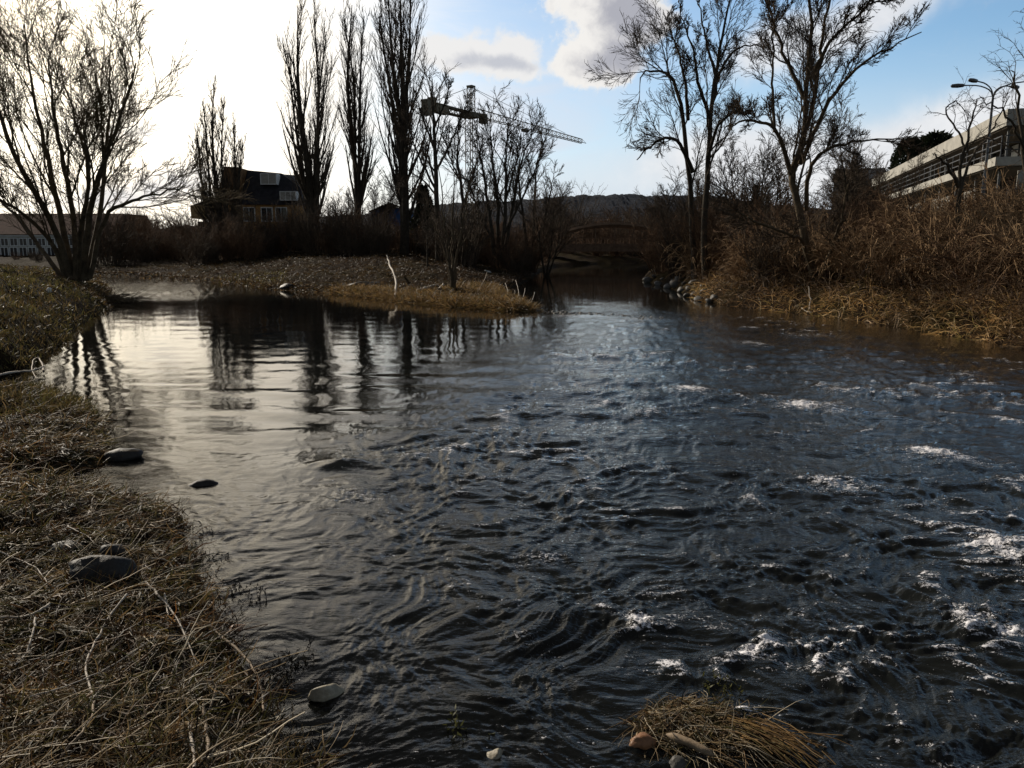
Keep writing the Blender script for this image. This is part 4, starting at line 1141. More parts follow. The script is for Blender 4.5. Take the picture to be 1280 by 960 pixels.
def cream_house():
    Y = 73.0
    c = P(30, 318, Y); z0 = tz(c[0], c[1]) - .1
    e = empty('cream_house', (c[0], c[1], z0), 'long cream house with a red-brown roof and two rows of windows behind the willow', 'house')
    q = lambda px, py: (P(px, py, Y)[0] - c[0], P(px, py, Y)[2] - z0)
    x0, ze = q(-110, 293); x1, zr = q(134, 265)
    gbox('wall', M_CREAM, e, ((x0 + x1) / 2, 4, ze / 2 - .4), (x1 - x0, 8, ze + .8))
    prism('roof', M_REDROOF, e, [(x0 - .3, ze + .01), (x1 + .3, ze + .01), (x1 - .2, zr), (x0 + .2, zr)], -.4, 8.4, [0, 0, 3.8, 3.8])
    gbox('cornice', M_WHITE, e, ((x0 + x1) / 2, -.06, ze - .12), (x1 - x0, .12, .16))
    for row, (py, h) in enumerate(((302.5, .62), (315, .80))):
        for i in range(20):
            px = -98 + i * 11.6
            p = q(px, py); window(e, (p[0], -.01, p[1]), .62, h, M_WHITE, 1, .1)
cream_house()

def low_wall():
    a, b = P(112, 322, 76.0), P(176, 322, 73.0)
    c = (a + b) / 2; z = tz(c[0], c[1])
    e = empty('concrete_wall', (c[0], c[1], z), 'low pale concrete wall along the far channel bank', 'wall')
    ang = math.atan2(b[1] - a[1], b[0] - a[0]); e.rotation_euler = (0, 0, ang)
    Ln = math.hypot(b[0] - a[0], b[1] - a[1])
    zt = P(140, 319.5, 75)[2] - z
    gbox('wall_face', M_CONC, e, (0, 0, zt / 2 - .3), (Ln, .3, zt + .6)); gbox('coping', M_WHITE, e, (0, 0, zt + .04), (Ln + .05, .4, .08))
low_wall()

def blue_hut():
    Y = 74.0
    c = P(489, 308, Y); z0 = tz(c[0], c[1])
    e = empty('blue_hut', (c[0], c[1], z0), 'small blue and white gabled hut glimpsed between poplar trunks', 'hut')
    q = lambda px, py: (P(px, py, Y)[0] - c[0], P(px, py, Y)[2] - z0)
    x0, zm = q(466, 287); x1, _ = q(512, 287); _, ze = q(0, 264); xa, za = q(487, 254)
    gbox('base_wall', M_WHITE, e, ((x0 + x1) / 2, 2, zm / 2 - .1), (x1 - x0, 4, zm + .2))
    prism('upper_wall', M_BLUE, e, [(x0, zm), (x1, zm), (x1, ze), (xa, za - .12), (x0, ze)], -.003, 4.0)
    prism('roof', M_SLATE, e, [(x0 - .25, ze - .12), (x0 - .25, ze + .02), (xa, za + .06), (x1 + .25, ze + .02), (x1 + .25, ze - .12), (xa, za - .08)], -.3, 4.3)
    for px in (474, 500):
        p = q(px, 296); window(e, (p[0], -.01, p[1]), .7, .8, M_RAIL, 1)
blue_hut()

def grey_block():
    Y = 78.0
    c = P(1078, 300, Y); z0 = 3.4
    e = empty('grey_block', (c[0], c[1], z0), 'plain grey flat-roofed block seen through the branches left of the terraced building', 'building')
    q = lambda px, py: (P(px, py, Y)[0] - c[0], P(px, py, Y)[2] - z0)
    e.rotation_euler = (0, 0, -math.radians(26))
    x0, zt = q(1046, 212); x1, _ = q(1106, 182)
    gbox('wall', M_GREYW, e, ((x0 + x1) / 2, 4, zt / 2 - .4), (x1 - x0, 8, zt + .8)); gbox('roof', M_METAL, e, ((x0 + x1) / 2, 4, zt + .06), (x1 - x0 + .1, 8.1, .10))
    for r in range(3):
        for i in range(3):
            window(e, (x0 + 1.0 + i * 1.5, -.01, zt - 1.5 - r * 2.6), .9, 1.2, M_RAIL, 1)
grey_block()

# ------------------------------------------------------------------ arched footbridge
def bridge():
    Y = 84.0
    c = P(768, 310, Y)
    e = empty('arched_bridge', (c[0], c[1], 0), 'rusty brown arched footbridge over the right channel', 'bridge')
    q = lambda px, py: (P(px, py, Y)[0] - c[0], P(px, py, Y)[2])
    x0, zt = q(672, 304); x1, _ = q(864, 304); zb = q(0, 315)[1]; zp = q(0, 281)[1]
    gbox('deck', M_RUST, e, ((x0 + x1) / 2, 1.5, (zt + zb) / 2), (x1 - x0 + 4, 2.9, zt - zb - .1))
    n = 24; xs = np.linspace(x0, x1, n + 1); ar = zt + (zp - zt) * (1 - ((xs - (x0 + x1) / 2) / ((x1 - x0) / 2)) ** 2)
    for yy in (0, 3.0):
        g = Geo()
        for i in range(n):
            g.bar((xs[i], yy, ar[i]), (xs[i + 1], yy, ar[i + 1]), .34)
        g.build('arch', M_RUST, e, False)
        for i in range(3, n - 2, 3):
            g = Geo(); g.bar((xs[i], yy, zt - .3), (xs[i], yy, ar[i]), .10); g.build('hanger', M_RUST, e, False)
        g = Geo(); g.box(((x0 + x1) / 2, yy + (.12 if yy < 1 else -.12), zt + .55), (x1 - x0 + 4, .05, .06))
        for i in range(0, n + 1, 1):
            g.box((xs[i], yy + (.12 if yy < 1 else -.12), zt + .24), (.04, .04, .6))
        g.build('railing', M_RUST, e, False)
    for sx in (x0 - .6, x1 + .6):
        gbox('abutment', M_STONE, e, (sx, 1.5, zb / 2 - .5), (2.2, 4.0, zb + 1.0 - .06))
bridge()

# ------------------------------------------------------------------ tower crane
def crane():
    m = P(589, 144.3, 150.0); H = m[2]
    tip = P(729.7, 178.5, 150 * (308 - 144.3) / (308 - 178.5)); z0 = tz(m[0], m[1])
    e = empty('tower_crane', (m[0], m[1], z0), 'tall tower crane with its jib reaching right above the bare trees', 'crane')
    ang = math.atan2(tip[1] - m[1], tip[0] - m[0]); e.rotation_euler = (0, 0, ang)
    Lj = math.hypot(tip[0] - m[0], tip[1] - m[1]); h = H - z0; Lc = 14.2
    def lattice(g, a, b, w, step, t=.10):
        a = np.array(a, float); b = np.array(b, float); n = max(1, int(np.linalg.norm(b - a) / step))
        ax = (b - a) / np.linalg.norm(b - a); up = np.array([0, 0, 1.0]) if abs(ax[2]) < .9 else np.array([1.0, 0, 0])
        s = np.cross(ax, up); u = np.cross(s, ax); cs = [(s * i + u * j) * w / 2 for i, j in ((-1, -1), (1, -1), (1, 1), (-1, 1))]
        for cc in cs:
            g.bar(a + cc, b + cc, t * 1.5)
        for i in range(n):
            p, q_ = a + (b - a) * i / n, a + (b - a) * (i + 1) / n
            for k_ in range(4):
                c1, c2 = cs[k_], cs[(k_ + 1) % 4]
                g.bar(p + c1, q_ + c2, t * .8); g.bar(p + c1, p + c2, t * .8)
    g = Geo(); lattice(g, (0, 0, -.5), (0, 0, h - .6), 1.6, 1.9, .085); g.build('mast', M_CRANE, e, False)
    g = Geo(); lattice(g, (0, 0, h + .5), (0, 0, h + 5.0), 1.0, 1.5, .09); g.box((0, 0, h + 5.1), (1.2, 1.2, .3)); g.build('tower_head', M_CRANE, e, False)
    g = Geo(); g.box((0, 0, h), (2.6, 2.6, .9)); g.build('slewing_ring', M_CRANE, e, False)
    gbox('cab', M_CRANE, e, (2.2, -1.2, h - .4), (1.4, 1.1, 1.7))
    g = Geo(); n = int(Lj / 1.8)
    a, b = np.array([1.3, 0, h]), np.array([Lj, 0, h])
    for i in range(n):
        x0, x1 = 1.3 + (Lj - 1.3) * i / n, 1.3 + (Lj - 1.3) * (i + 1) / n; hh = 1.5 * (1 - .45 * i / n); h2 = 1.5 * (1 - .45 * (i + 1) / n)
        for sy in (-.6, .6):
            g.bar((x0, sy, h), (x1, sy, h), .10); g.bar((x0, sy, h), ((x0 + x1) / 2, 0, h + hh), .06); g.bar(((x0 + x1) / 2, 0, h + hh), (x1, sy, h), .06)
        g.bar((x0, -.6, h), (x0, .6, h), .09)
        if i < n - 1:
            g.bar(((x0 + x1) / 2, 0, h + hh), ((x0 + x1) / 2 + (Lj - 1.3) / n, 0, h + h2), .14)
    g.build('jib', M_CRANE, e, False)
    g = Geo(); lattice(g, (-1.3, 0, h - .1), (-Lc, 0, h - .1), 1.1, 1.6, .12); g.box((-Lc / 2 - .7, 0, h + .28), (Lc - 1.6, 1.2, .1)); g.build('counter_jib', M_CRANE, e, False)
    g = Geo(); g.box((-Lc + .8, 0, h - .5), (1.2, 1.4, 2.6)); g.build('counterweight', M_CRANE, e, False)
    g = Geo(); g.box((-Lc + 4.6, 0, h - .2), (3.6, 1.2, 1.6)); g.box((-Lc + 2.3, 0, h + .7), (1.0, 1.2, 1.3)); g.build('winch_house', M_CRANE, e, False)
    g = Geo()
    for px_ in (Lj * .45, Lj * .8):
        g.bar((0, 0, h + 5.0), (px_, 0, h + 1.2), .07)
    g.bar((0, 0, h + 5.0), (-Lc + 1.5, 0, h + .3), .07); g.build('stay_cable', M_CRANE, e, False)
    gbox('trolley', M_CRANE, e, (Lj * .42, 0, h - .35), (1.6, 1.0, .5))
crane()

# ------------------------------------------------------------------ street lamp
def street_lamp():
    Y = 26.0
    b = P(1229.5, 235, Y); z0 = tz(b[0], b[1])
    e = empty('street_lamp', (b[0], b[1], z0), 'grey street lamp with four drooping heads on crossed arms before the terraced building', 'street lamp')
    h = P(1241, 122, Y)[2] - z0
    g = Geo(); g.tubes(np.array([[0, 0, -.2], [0, 0, h * .45], [0, 0, h * .46], [0, 0, h]]), np.array([.070, .062, .044, .036]), 10); g.build('pole', M_METAL, e)
    for a in (200, 168, 20, -18):
        d = np.array([math.cos(math.radians(a)), math.sin(math.radians(a)) * 1.4, 0])
        c = resample([(0, 0, h - .02), d * .10 + [0, 0, h + .22], d * .42 + [0, 0, h + .38], d * .85 + [0, 0, h + .42]], 8)
        g = Geo(); g.tubes(c, np.full(9, .020), 6); arm = g.build('arm', M_METAL, e)
        g = Geo(); hc = np.stack([c[-1] - d * .04, c[-1] + d * .02, c[-1] + d * .18, c[-1] + d * .34, c[-1] + d * .38])
        g.tubes(hc, np.array([.015, .055, .070, .058, .008]), 8); g.build('lamp_head', M_METAL, arm)
street_lamp()

# ------------------------------------------------------------------ grasses, brambles and litter
PAL = {'mat': np.array([[.030, .018, .009], [.055, .030, .013], [.085, .045, .018], [.20, .14, .07], [.050, .046, .015], [.020, .013, .008], [.13, .09, .042], [.075, .062, .022]]),
       'straw': np.array([[.46, .36, .22], [.32, .24, .13], [.58, .52, .40], [.22, .14, .065]]),
       'green': np.array([[.055, .052, .017], [.085, .070, .025], [.13, .095, .04], [.045, .034, .013], [.075, .07, .022]]),
       'gold': np.array([[.36, .23, .09], [.25, .15, .06], [.44, .30, .14], [.14, .085, .035], [.18, .14, .05]]),
       'brown': np.array([[.15, .085, .040], [.10, .056, .028], [.23, .14, .07], [.07, .042, .022], [.30, .20, .105]])}
def pick(rng, name, n):
    p = PAL[name]; return p[rng.integers(0, len(p), n)] * (.7 + .6 * rng.random((n, 1)))
def clamp_ground(pts, off=.006):
    sh = pts.shape
    z = np.maximum(tfast(pts[..., 0].ravel(), pts[..., 1].ravel())[1], -.02).reshape(sh[:2]) + off
    pts[..., 2] = np.maximum(pts[..., 2], z)
    return pts
def scatter(rng, n, r0, r1, a0, a1, test, pw=1.0):
    """positions around the viewer's standpoint, thinning with distance; test(s, x, y) keeps the wanted ones"""
    u = rng.random(n)
    r = r0 * (r1 / r0) ** u if pw == 1.0 else (r0 ** (1 - pw) + u * (r1 ** (1 - pw) - r0 ** (1 - pw))) ** (1 / (1 - pw))
    a = np.radians(a0 + (a1 - a0) * rng.random(n))
    x, y = r * np.sin(a), r * np.cos(a)
    s, _ = tfast(x, y)
    m = test(s, x, y)
    return x[m], y[m], s[m]
def strands(rng, x, y, L, elev, wander, down, k, off=.004, heading=None):
    n = len(x)
    a = rng.random(n) * 6.28 if heading is None else heading
    e_ = elev
    d = np.stack([np.cos(a) * np.cos(e_), np.sin(a) * np.cos(e_), np.sin(e_)], 1)
    z = np.maximum(tfast(x, y)[1], -.03) + off
    return grow(rng, np.stack([x, y, z], 1), d, L, np.ones(n), k, wander, (0, 0, -down), 1.0)[0]

def near_mat():
    rng = np.random.default_rng(101)
    g = Geo()
    ok = lambda s, x, y: (s > -.07) & (y < 13) & (x < 3.5)
    # matted thin strands
    x, y, s = scatter(rng, 270000, .9, 14, -88, 25, ok, .5)
    keep = rng.random(len(x)) < np.clip(.75 + .9 * fbm(x * 1.6, y * 1.6, 2, 8), .15, 1); x, y, s = x[keep], y[keep], s[keep]
    n = len(x)
    el_ = np.abs(rng.normal(size=n)) * .45
    p = clamp_ground(strands(rng, x, y, .05 + .20 * rng.random(n) ** 1.5, el_, .32, .13, 5), .004)
    wid = (.0022 + .0034 * rng.random(n))[:, None] * np.array([1, 1, .9, .8, .6, .3]) * (1 + np.hypot(x, y) / 9)[:, None]
    pt = fbm(x * 1.3, y * 1.3, 3, 88)[:, None]; p2 = fbm(x * 2.6 + 5, y * 2.6, 2, 89)[:, None]
    c = pick(rng, 'mat', n) * 1.3 * (1.0 + .7 * p2) * np.clip(1 + pt * [.25, .05, -.15], .4, 1.6)
    g.ribbons(p, wid, np.clip(c, .004, .5), rnd_dirs(rng, n) * [.6, .6, 1])
    cx, cy, cs = scatter(rng, 6500, 1.0, 13, -88, 20, ok, .6)
    m_ = len(cx); q = 22; hd = np.repeat(rng.random(m_) * 6.28, q) + rng.normal(size=m_ * q) * .22
    x = np.repeat(cx, q) + rng.normal(size=m_ * q) * .028; y = np.repeat(cy, q) + rng.normal(size=m_ * q) * .028
    n = m_ * q; Ln = np.repeat(.06 + .15 * rng.random(m_), q) * (.6 + .6 * rng.random(n))
    p = clamp_ground(strands(rng, x, y, Ln, np.repeat(rng.random(m_) * .5, q), .22, .14, 5, .006, hd), .008)
    cc = np.repeat(np.where((rng.random(m_) < .30)[:, None], pick(rng, 'green', m_) * 1.05, pick(rng, 'mat', m_) * 1.3), q, axis=0) * (.7 + .6 * rng.random((n, 1)))
    g.ribbons(p, (.0026 + .0030 * rng.random(n))[:, None] * np.array([1, 1, .9, .8, .6, .3]) * (1 + np.hypot(x, y) / 9)[:, None], cc, rnd_dirs(rng, n) * [.5, .5, 1])
    # paler dry straws lying over them, mostly combed one way by the flood
    x, y, s = scatter(rng, 21000, .9, 12, -88, 25, lambda s, x, y: ok(s, x, y) & (s > .08 + .1 * rng.random(len(s))), .6)
    n = len(x)
    hd = rng.normal(size=n) * .9 + .35 + math.pi * (rng.random(n) < .5)
    p = clamp_ground(strands(rng, x, y, .10 + .38 * rng.random(n) ** 1.6, rng.random(n) * .35, .13, .06, 6, .02, hd), .012)
    g.tubes(p, (.0013 + .0036 * rng.random(n) ** 3)[:, None] * np.linspace(1, .5, 7)[None, :], 3, pick(rng, 'straw', n))
    # mossy olive tufts near the edge of the water
    x, y, s = scatter(rng, 42000, 1.2, 13, -88, 15, lambda s, x, y: (s > -.05) & (s < .55) & (y < 13) & (x < 1.5))
    keep = fbm(x * 2.2, y * 2.2, 2, 18) > .05; x, y = x[keep], y[keep]
    n = len(x)
    p = clamp_ground(strands(rng, x, y, .05 + .10 * rng.random(n), .5 + .7 * rng.random(n), .2, .12, 4), .003)
    g.ribbons(p, (.0025 * (1 + np.hypot(x, y) / 9))[:, None] * np.array([1, 1, .8, .6, .2]), pick(rng, 'green', n) * 1.35, rnd_dirs(rng, n))
    # dark wet weeds hanging at the very edge
    x, y, s = scatter(rng, 15000, 1.2, 9, -70, 5, lambda s, x, y: (np.abs(s + .01) < .06) & (x < .5))
    n = len(x)
    p = strands(rng, x, y, .05 + .12 * rng.random(n), rng.normal(size=n) * .4 + .1, .35, .04, 5)
    p[..., 2] = np.maximum(p[..., 2], -.01)
    g.ribbons(p, np.full((n, 6), .004), np.full((n, 3), .016) * [1, .85, .6], rnd_dirs(rng, n))
    tag(g.build('dead_grass', M_STRAW), 'matted brown dead grass and straw on the near bank', 'grass', kind='stuff')
near_mat()

def hill_grass():
    rng = np.random.default_rng(102)
    g = Geo()
    x, y, s = scatter(rng, 90000, 9.5, 46, -62, -16, lambda s, x, y: (s > -.03) & (x < -4))
    n = len(x); rr = np.hypot(x, y)
    p = strands(rng, x, y, .05 + .13 * rng.random(n), .5 + .9 * rng.random(n), .2, .12, 3)
    tone = np.clip(.5 + 1.2 * fbm(x * .5, y * .5, 3, 28), 0, 1)[:, None]
    c = pick(rng, 'green', n) * (tone * 1.3 + .5) + pick(rng, 'mat', n) * (1 - tone) * .6
    g.ribbons(p, (.004 + .0009 * rr)[:, None] * np.array([1, .9, .6, .2]), c, rnd_dirs(rng, n))
    tag(g.build('bank_grass', M_STRAW), 'short olive and brown grass on the left slope', 'grass', kind='stuff')
hill_grass()

def bar_grass():
    rng = np.random.default_rng(103)
    g = Geo()
    def ok(s, x, y):
        d = np.abs(x - np.interp(y, [20, 60], [-1.5, -6]))
        return (s > -.06) & (s < 2.2) & (x > -9.5) & (x < 1.2) & (y > 20) & (y < 32) & (rng.random(len(s)) < np.exp(-np.maximum(s - .5, 0) * 1.6))
    x, y, s = scatter(rng, 260000, 21, 33, -26, 5, ok)
    n = len(x)
    p = strands(rng, x, y, .12 + .30 * rng.random(n), .3 + .9 * rng.random(n), .16, .22, 4)
    p[..., 2] = np.maximum(p[..., 2], .0)
    g.ribbons(p, np.full((n, 1), .016) * np.array([1, 1, .8, .6, .2]), pick(rng, 'gold', n) * .72, rnd_dirs(rng, n))
    tag(g.build('golden_grass', M_STRAW), 'golden dead grass fringe on the low bar at the confluence', 'grass', kind='stuff')
    # leaf litter and thin dry grass up the brown slope behind
    g = Geo()
    x, y, s = scatter(rng, 160000, 24, 62, -34, 0, lambda s, x, y: (s > -.12) & (s < .7) & (x < -5) & (y > 24))
    n = len(x)
    p = strands(rng, x, y, .06 + .14 * rng.random(n), .1 + .7 * rng.random(n), .2, .2, 3); p[..., 2] = np.maximum(p[..., 2], 0)
    g.ribbons(p, (.012 + .0006 * np.hypot(x, y))[:, None] * np.array([1, 1, .7, .3]), np.where((rng.random(n) < .35)[:, None], pick(rng, 'gold', n) * .6, pick(rng, 'brown', n) * .35), rnd_dirs(rng, n))
    x, y, s = scatter(rng, 60000, 24, 60, -32, 3, lambda s, x, y: (s > .1) & (y > 24))
    n = len(x)
    p = strands(rng, x, y, .10 + .22 * rng.random(n), .1 + .7 * rng.random(n) ** 2, .2, .1, 3)
    c = np.where((fbm(x * .22, y * .22, 2, 38) > .12)[:, None], pick(rng, 'gold', n) * .26, pick(rng, 'brown', n) * .3)
    g.ribbons(p, (.005 + .0004 * np.hypot(x, y))[:, None] * np.array([1, 1, .7, .3]), c, rnd_dirs(rng, n))
    tag(g.build('leaf_litter', M_STRAW), 'thin brown dry grass and litter on the middle slope', 'ground cover', kind='stuff')
bar_grass()

def right_bank():
    rng = np.random.default_rng(104)
    g = Geo()
    side = lambda x, y: (x > 5.0) & (y > 4) & (x > .25 * y - .6)
    x, y, s = scatter(rng, 130000, 10, 40, 8, 60, lambda s, x, y: (s > -.08) & (s < 1.5) & side(x, y))
    keep = rng.random(len(x)) < np.clip(1.25 - .55 * s + .8 * fbm(x * .6, y * .6, 2, 48), 0, 1); x, y, s = x[keep], y[keep], s[keep]
    n = len(x); rr = np.hypot(x, y)
    p = strands(rng, x, y, .15 + .50 * rng.random(n) ** 1.3, .2 + .9 * rng.random(n), .17, .20, 5)
    p[..., 2] = np.maximum(p[..., 2], .0)
    warm = np.clip(.55 + 1.1 * fbm(x * .35, y * .35, 2, 58) + .04 * (x - 9), 0, 1)[:, None]
    g.ribbons(p, (.005 + .0004 * rr)[:, None] * np.array([1, 1, 1, .8, .6, .2]), pick(rng, 'gold', n) * warm * 1.7 + pick(rng, 'brown', n) * (1 - warm), rnd_dirs(rng, n))
    tag(g.build('golden_grass', M_STRAW), 'long golden dead grass along the foot of the right bank', 'grass', kind='stuff')
    # arching bramble canes and dry stalks over the steep bank
    g = Geo()
    x, y, s = scatter(rng, 46000, 11, 42, 8, 60, lambda s, x, y: (s > .4) & (s < 8) & side(x, y))
    keep = rng.random(len(x)) < np.clip(.6 + 1.3 * fbm(x * .4, y * .4, 2, 68), .08, 1); x, y, s = x[keep], y[keep], s[keep]
    n = len(x); rr = np.hypot(x, y)
    hd = np.arctan2(-1.0, -.6) + rng.normal(size=n) * 1.1
    p = strands(rng, x, y, .5 + 1.4 * rng.random(n), .75 + .6 * rng.random(n), .10, .19, 8, -.02, hd)
    g.tubes(p, (.004 + .0045 * rng.random(n))[:, None] * np.linspace(1, .5, 9)[None, :], 3, pick(rng, 'brown', n))
    # finer side shoots
    q = kids(rng, p[::2], np.full((len(p[::2]), 9), .004), 4, .2, 1, .7, .35, .2, .7, 4, .2, (0, 0, -.1), .003)
    g.tubes(q[0], q[1], 3, pick(rng, 'brown', len(q[0])) * .9)
    x, y, s = scatter(rng, 60000, 11, 40, 8, 60, lambda s, x, y: (s > .6) & (s < 7) & side(x, y))
    n = len(x)
    p = strands(rng, x, y, .2 + .6 * rng.random(n), .2 + 1.0 * rng.random(n), .2, .2, 5)
    g.ribbons(p, np.full((n, 1), .009) * np.array([1, 1, 1, .8, .6, .2]), pick(rng, 'brown', n), rnd_dirs(rng, n))
    tag(g.build('undergrowth', M_STRAW), 'tangle of brown bramble canes and dead stalks on the steep right bank', 'undergrowth', kind='stuff')
right_bank()

# ------------------------------------------------------------------ stones
import bmesh
def rock_mesh(name, seed, dims, cuts=5, sub=3, rough=.10):
    rng = np.random.default_rng(seed)
    bm = bmesh.new(); bmesh.ops.create_icosphere(bm, subdivisions=sub, radius=1.0)
    V = np.array([v.co for v in bm.verts])
    for _ in range(cuts):
        nrm = rnd_dirs(rng, 1)[0]; d = .50 + .32 * rng.random()
        over = V @ nrm - d
        V -= np.maximum(over, 0)[:, None] * nrm * .92
    o = rng.random(3) * 9
    V *= (1 + rough * fbm(V[:, 0] * 1.7 + o[0], V[:, 1] * 1.7 + V[:, 2] * 1.3 + o[1], 4, seed))[:, None]
    V *= np.array(dims)
    for v, c in zip(bm.verts, V):
        v.co = c
    me = bpy.data.meshes.new(name); bm.to_mesh(me); bm.free()
    me.polygons.foreach_set('use_smooth', np.ones(len(me.polygons), bool))
    return me
def stone(px, py, wpx, hpx, mat, label, seed, cuts=6, dz=0.0, deep=1.0, rot=0.0, tilt=0.0, group=None):
    """wpx, hpx: size in the photograph; the stone sits on the bed or the bank"""
    p = gpt(px, py + hpx * .3)
    dist = np.linalg.norm(p - [0, 0, CAMH]); m = dist / FPX
    a, c = wpx * m / 2, hpx * m / 2
    me = rock_mesh('stone', seed, (a * 1.08, a * deep, c * 1.15), cuts)
    o = link('stone', me, None, mat)
    o.location = (p[0], p[1], max(p[2], -.02) + c * .25 + dz); o.rotation_euler = (tilt, tilt * .6, rot)
    return tag(o, label, 'stone', group)
stone(156, 567, 44, 20, M_DARKSTONE, 'dark wet oblong stone at the end of the middle grass tongue', 201, 5, 0, .6, .15)
stone(254, 602, 34, 15, M_DARKSTONE, 'low dark stone in the water beyond the near bank point', 202, 5, -.01, .7)
stone(128, 712, 74, 40, M_DARKSTONE, 'large flat dark stone half buried in the matted grass', 203, 12, .012, .6, .2, .25)
stone(142, 694, 30, 22, M_DARKSTONE, 'dark peaked stone standing behind the large flat one', 204, 8, .035, .7, 1.0)
stone(300, 781, 21, 16, M_ORANGE, 'small tan stone just off the edge of the bank', 205, 5)
stone(408, 866, 42, 26, M_PALESTONE, 'pale angular stone standing out of the shallow water', 206, 12, .025, .55, .5, .35)
stone(620, 938, 22, 24, M_PALESTONE, 'small pale stone at the bottom edge of the water', 207, 6, -.01)
stone(693, 938, 28, 15, M_ORANGE, 'small reddish stone in the shallows by the grass tussock', 208, 5, -.01)
stone(803, 930, 30, 17, M_ORANGE, 'bright orange stone at the front of the grass tussock', 209, 9, .03, .8)
stone(846, 955, 22, 18, M_STONE, 'rounded grey stone below the short log of the tussock', 210, 5, .02, .9)
stone(425, 586, 46, 14, M_DARKSTONE, 'submerged dark boulder with the current sliding over it', 211, 4, -.05, .7)
stone(85, 682, 34, 10, M_STONE, 'small grey stone in the grass left of the dark stone', 212, 5, 0, .6)
stone(615, 884, 70, 20, M_DARKSTONE, 'drowned dark boulder in the shallow foreground', 213, 4, -.17, .7)
stone(640, 695, 60, 18, M_DARKSTONE, 'brown drowned boulder upstream of a small white riffle', 214, 4, -.17, .7)
stone(360, 357, 20, 8, M_DARKSTONE, 'dark clump of vegetation at the waterline of the brown slope, built as a stone', 215, 10, -.03)  # stands in for a plant clump, using the rock shape
stone(455, 354, 46, 9, M_STONE, 'broad low grey slab on the slope above the bar', 216, 8, -.05, .6)
def riprap():
    rng = np.random.default_rng(220)
    base = [rock_mesh('stone', 221 + i, (1, .8, .65), 7, 2) for i in range(3)]
    for me in base:
        me.materials.append(M_STONE)
    spots = [(812, 352, 18), (824, 356, 22), (836, 360, 20), (846, 357, 24), (852, 364, 18), (862, 362, 22), (858, 371, 20), (868, 369, 18), (874, 376, 22), (880, 368, 18), (842, 352, 16), (828, 350, 14), (818, 347, 14), (868, 356, 20),
             (848, 350, 16), (886, 378, 16), (893, 374, 20), (878, 360, 16), (806, 350, 12), (855, 356, 14)]
    for i, (px, py, w) in enumerate(spots):
        p = gpt(px, py); m = np.linalg.norm(p) / FPX
        o = link('boulder', base[i % 3]); o.location = (p[0], p[1], max(p[2], 0) + .04)
        k_ = w * m / 2 * (.45 + .5 * rng.random()); o.scale = (k_, k_, k_ * .8); o.rotation_euler = tuple(rng.random(3) * [.5, .5, 6.28])
        tag(o, 'grey boulder in the rough stone edging below the two dark trunks', 'boulder', 'boulders edging the right channel')
    # pebbles breaking the surface along the riffle from the tip of the bar
    pm = [rock_mesh('pebble', 231 + i, (1, .8, .5), 4, 2) for i in range(2)]
    for me in pm:
        me.materials.append(M_STONE)
    for i in range(90):
        t = rng.random(); px = 655 + 175 * t; py = 386.5 + 12.5 * t ** .8 + rng.normal() * 1.2
        p = at(px, py)
        o = link('pebble', pm[i % 2]); k_ = .035 + .06 * rng.random(); o.location = (p[0], p[1], .0); o.scale = (k_, k_, k_); o.rotation_euler = (0, 0, rng.random() * 6)
        tag(o, 'small grey stone breaking the water along the riffle off the grass bar', 'stone', 'stones of the riffle off the bar')
riprap()

# ------------------------------------------------------------------ driftwood and sticks
def stick(name, ctrl, r0, r1, mat, label, cat='stick', lift=.012, forks=(), group=None, heights=None):
    """ctrl: places in the photograph on the ground; heights: metres above it"""
    pts = []
    for i, (px, py) in enumerate(ctrl):
        p = gpt(px, py); p[2] = max(p[2], 0)
        pts.append(p + [0, 0, lift + (heights[i] if heights else .0)])
    b = pts[0].copy()
    g = Geo(); c = resample([p - b for p in pts], 14)
    rng = np.random.default_rng(int(abs(b[0] * 1000)))
    c[1:-1] += rng.normal(size=(13, 3)) * r0 * .35
    g.tubes(c, np.linspace(r0, r1, 15) * (1 + .15 * rng.normal(size=15)), 7)
    for t, dx, dy, dz, ln in forks:
        p = c[int(t * 14)]; d = np.array([dx, dy, dz], float); d /= np.linalg.norm(d)
        g.tubes(resample([p, p + d * ln * .5 + [0, 0, ln * .08], p + d * ln], 6), np.linspace(r0 * .6, r1 * .4, 7), 5)
    o = g.build(name, mat); o.location = b
    return tag(o, label, cat, group)
PS = 'pale sticks on the near bank'
stick('stick', [(184, 740), (200, 757), (215, 776), (232, 806), (246, 842)], .0055, .003, M_STICK, 'pale straight stick pointing at the water, beside the bank edge', lift=.05)
stick('stick', [(160, 754), (138, 785), (122, 815), (109, 850), (119, 886)], .0055, .004, M_STICK, 'long pale bowed stick in the middle of the matted grass', lift=.05)
stick('branch', [(270, 802), (298, 826), (318, 850), (328, 880), (331, 905)], .007, .0045, M_STICKB, 'brown branch curving along the edge of the bank', 'branch', lift=.05, forks=((.35, 1, .2, .1, .12),))
stick('stick', [(0, 783), (25, 783), (48, 778), (64, 766)], .005, .0065, M_STICK, 'pale curved stick entering from the left edge', lift=.05)
stick('stick', [(46, 788), (42, 812), (34, 832), (20, 846)], .0055, .003, M_STICK, 'short pale hooked stick near the left edge', lift=.05)
stick('stick', [(237, 918), (241, 940), (244, 975)], .006, .0055, M_STICK, 'thick pale stick cut by the bottom edge', lift=.04)
stick('stick', [(40, 892), (90, 875), (140, 850), (190, 818)], .003, .002, M_STICK, 'long thin pale stalk crossing the bowed stick', lift=.065)
stick('stick', [(120, 892), (116, 915), (98, 940), (78, 964)], .005, .0045, M_STICKB, 'greyish stick below the bowed one, reaching the bottom edge', lift=.05)
stick('stick', [(190, 709), (206, 710), (214, 716), (216, 724)], .004, .004, M_STICK, 'short white hooked root on the grass near the bank edge', lift=.05)
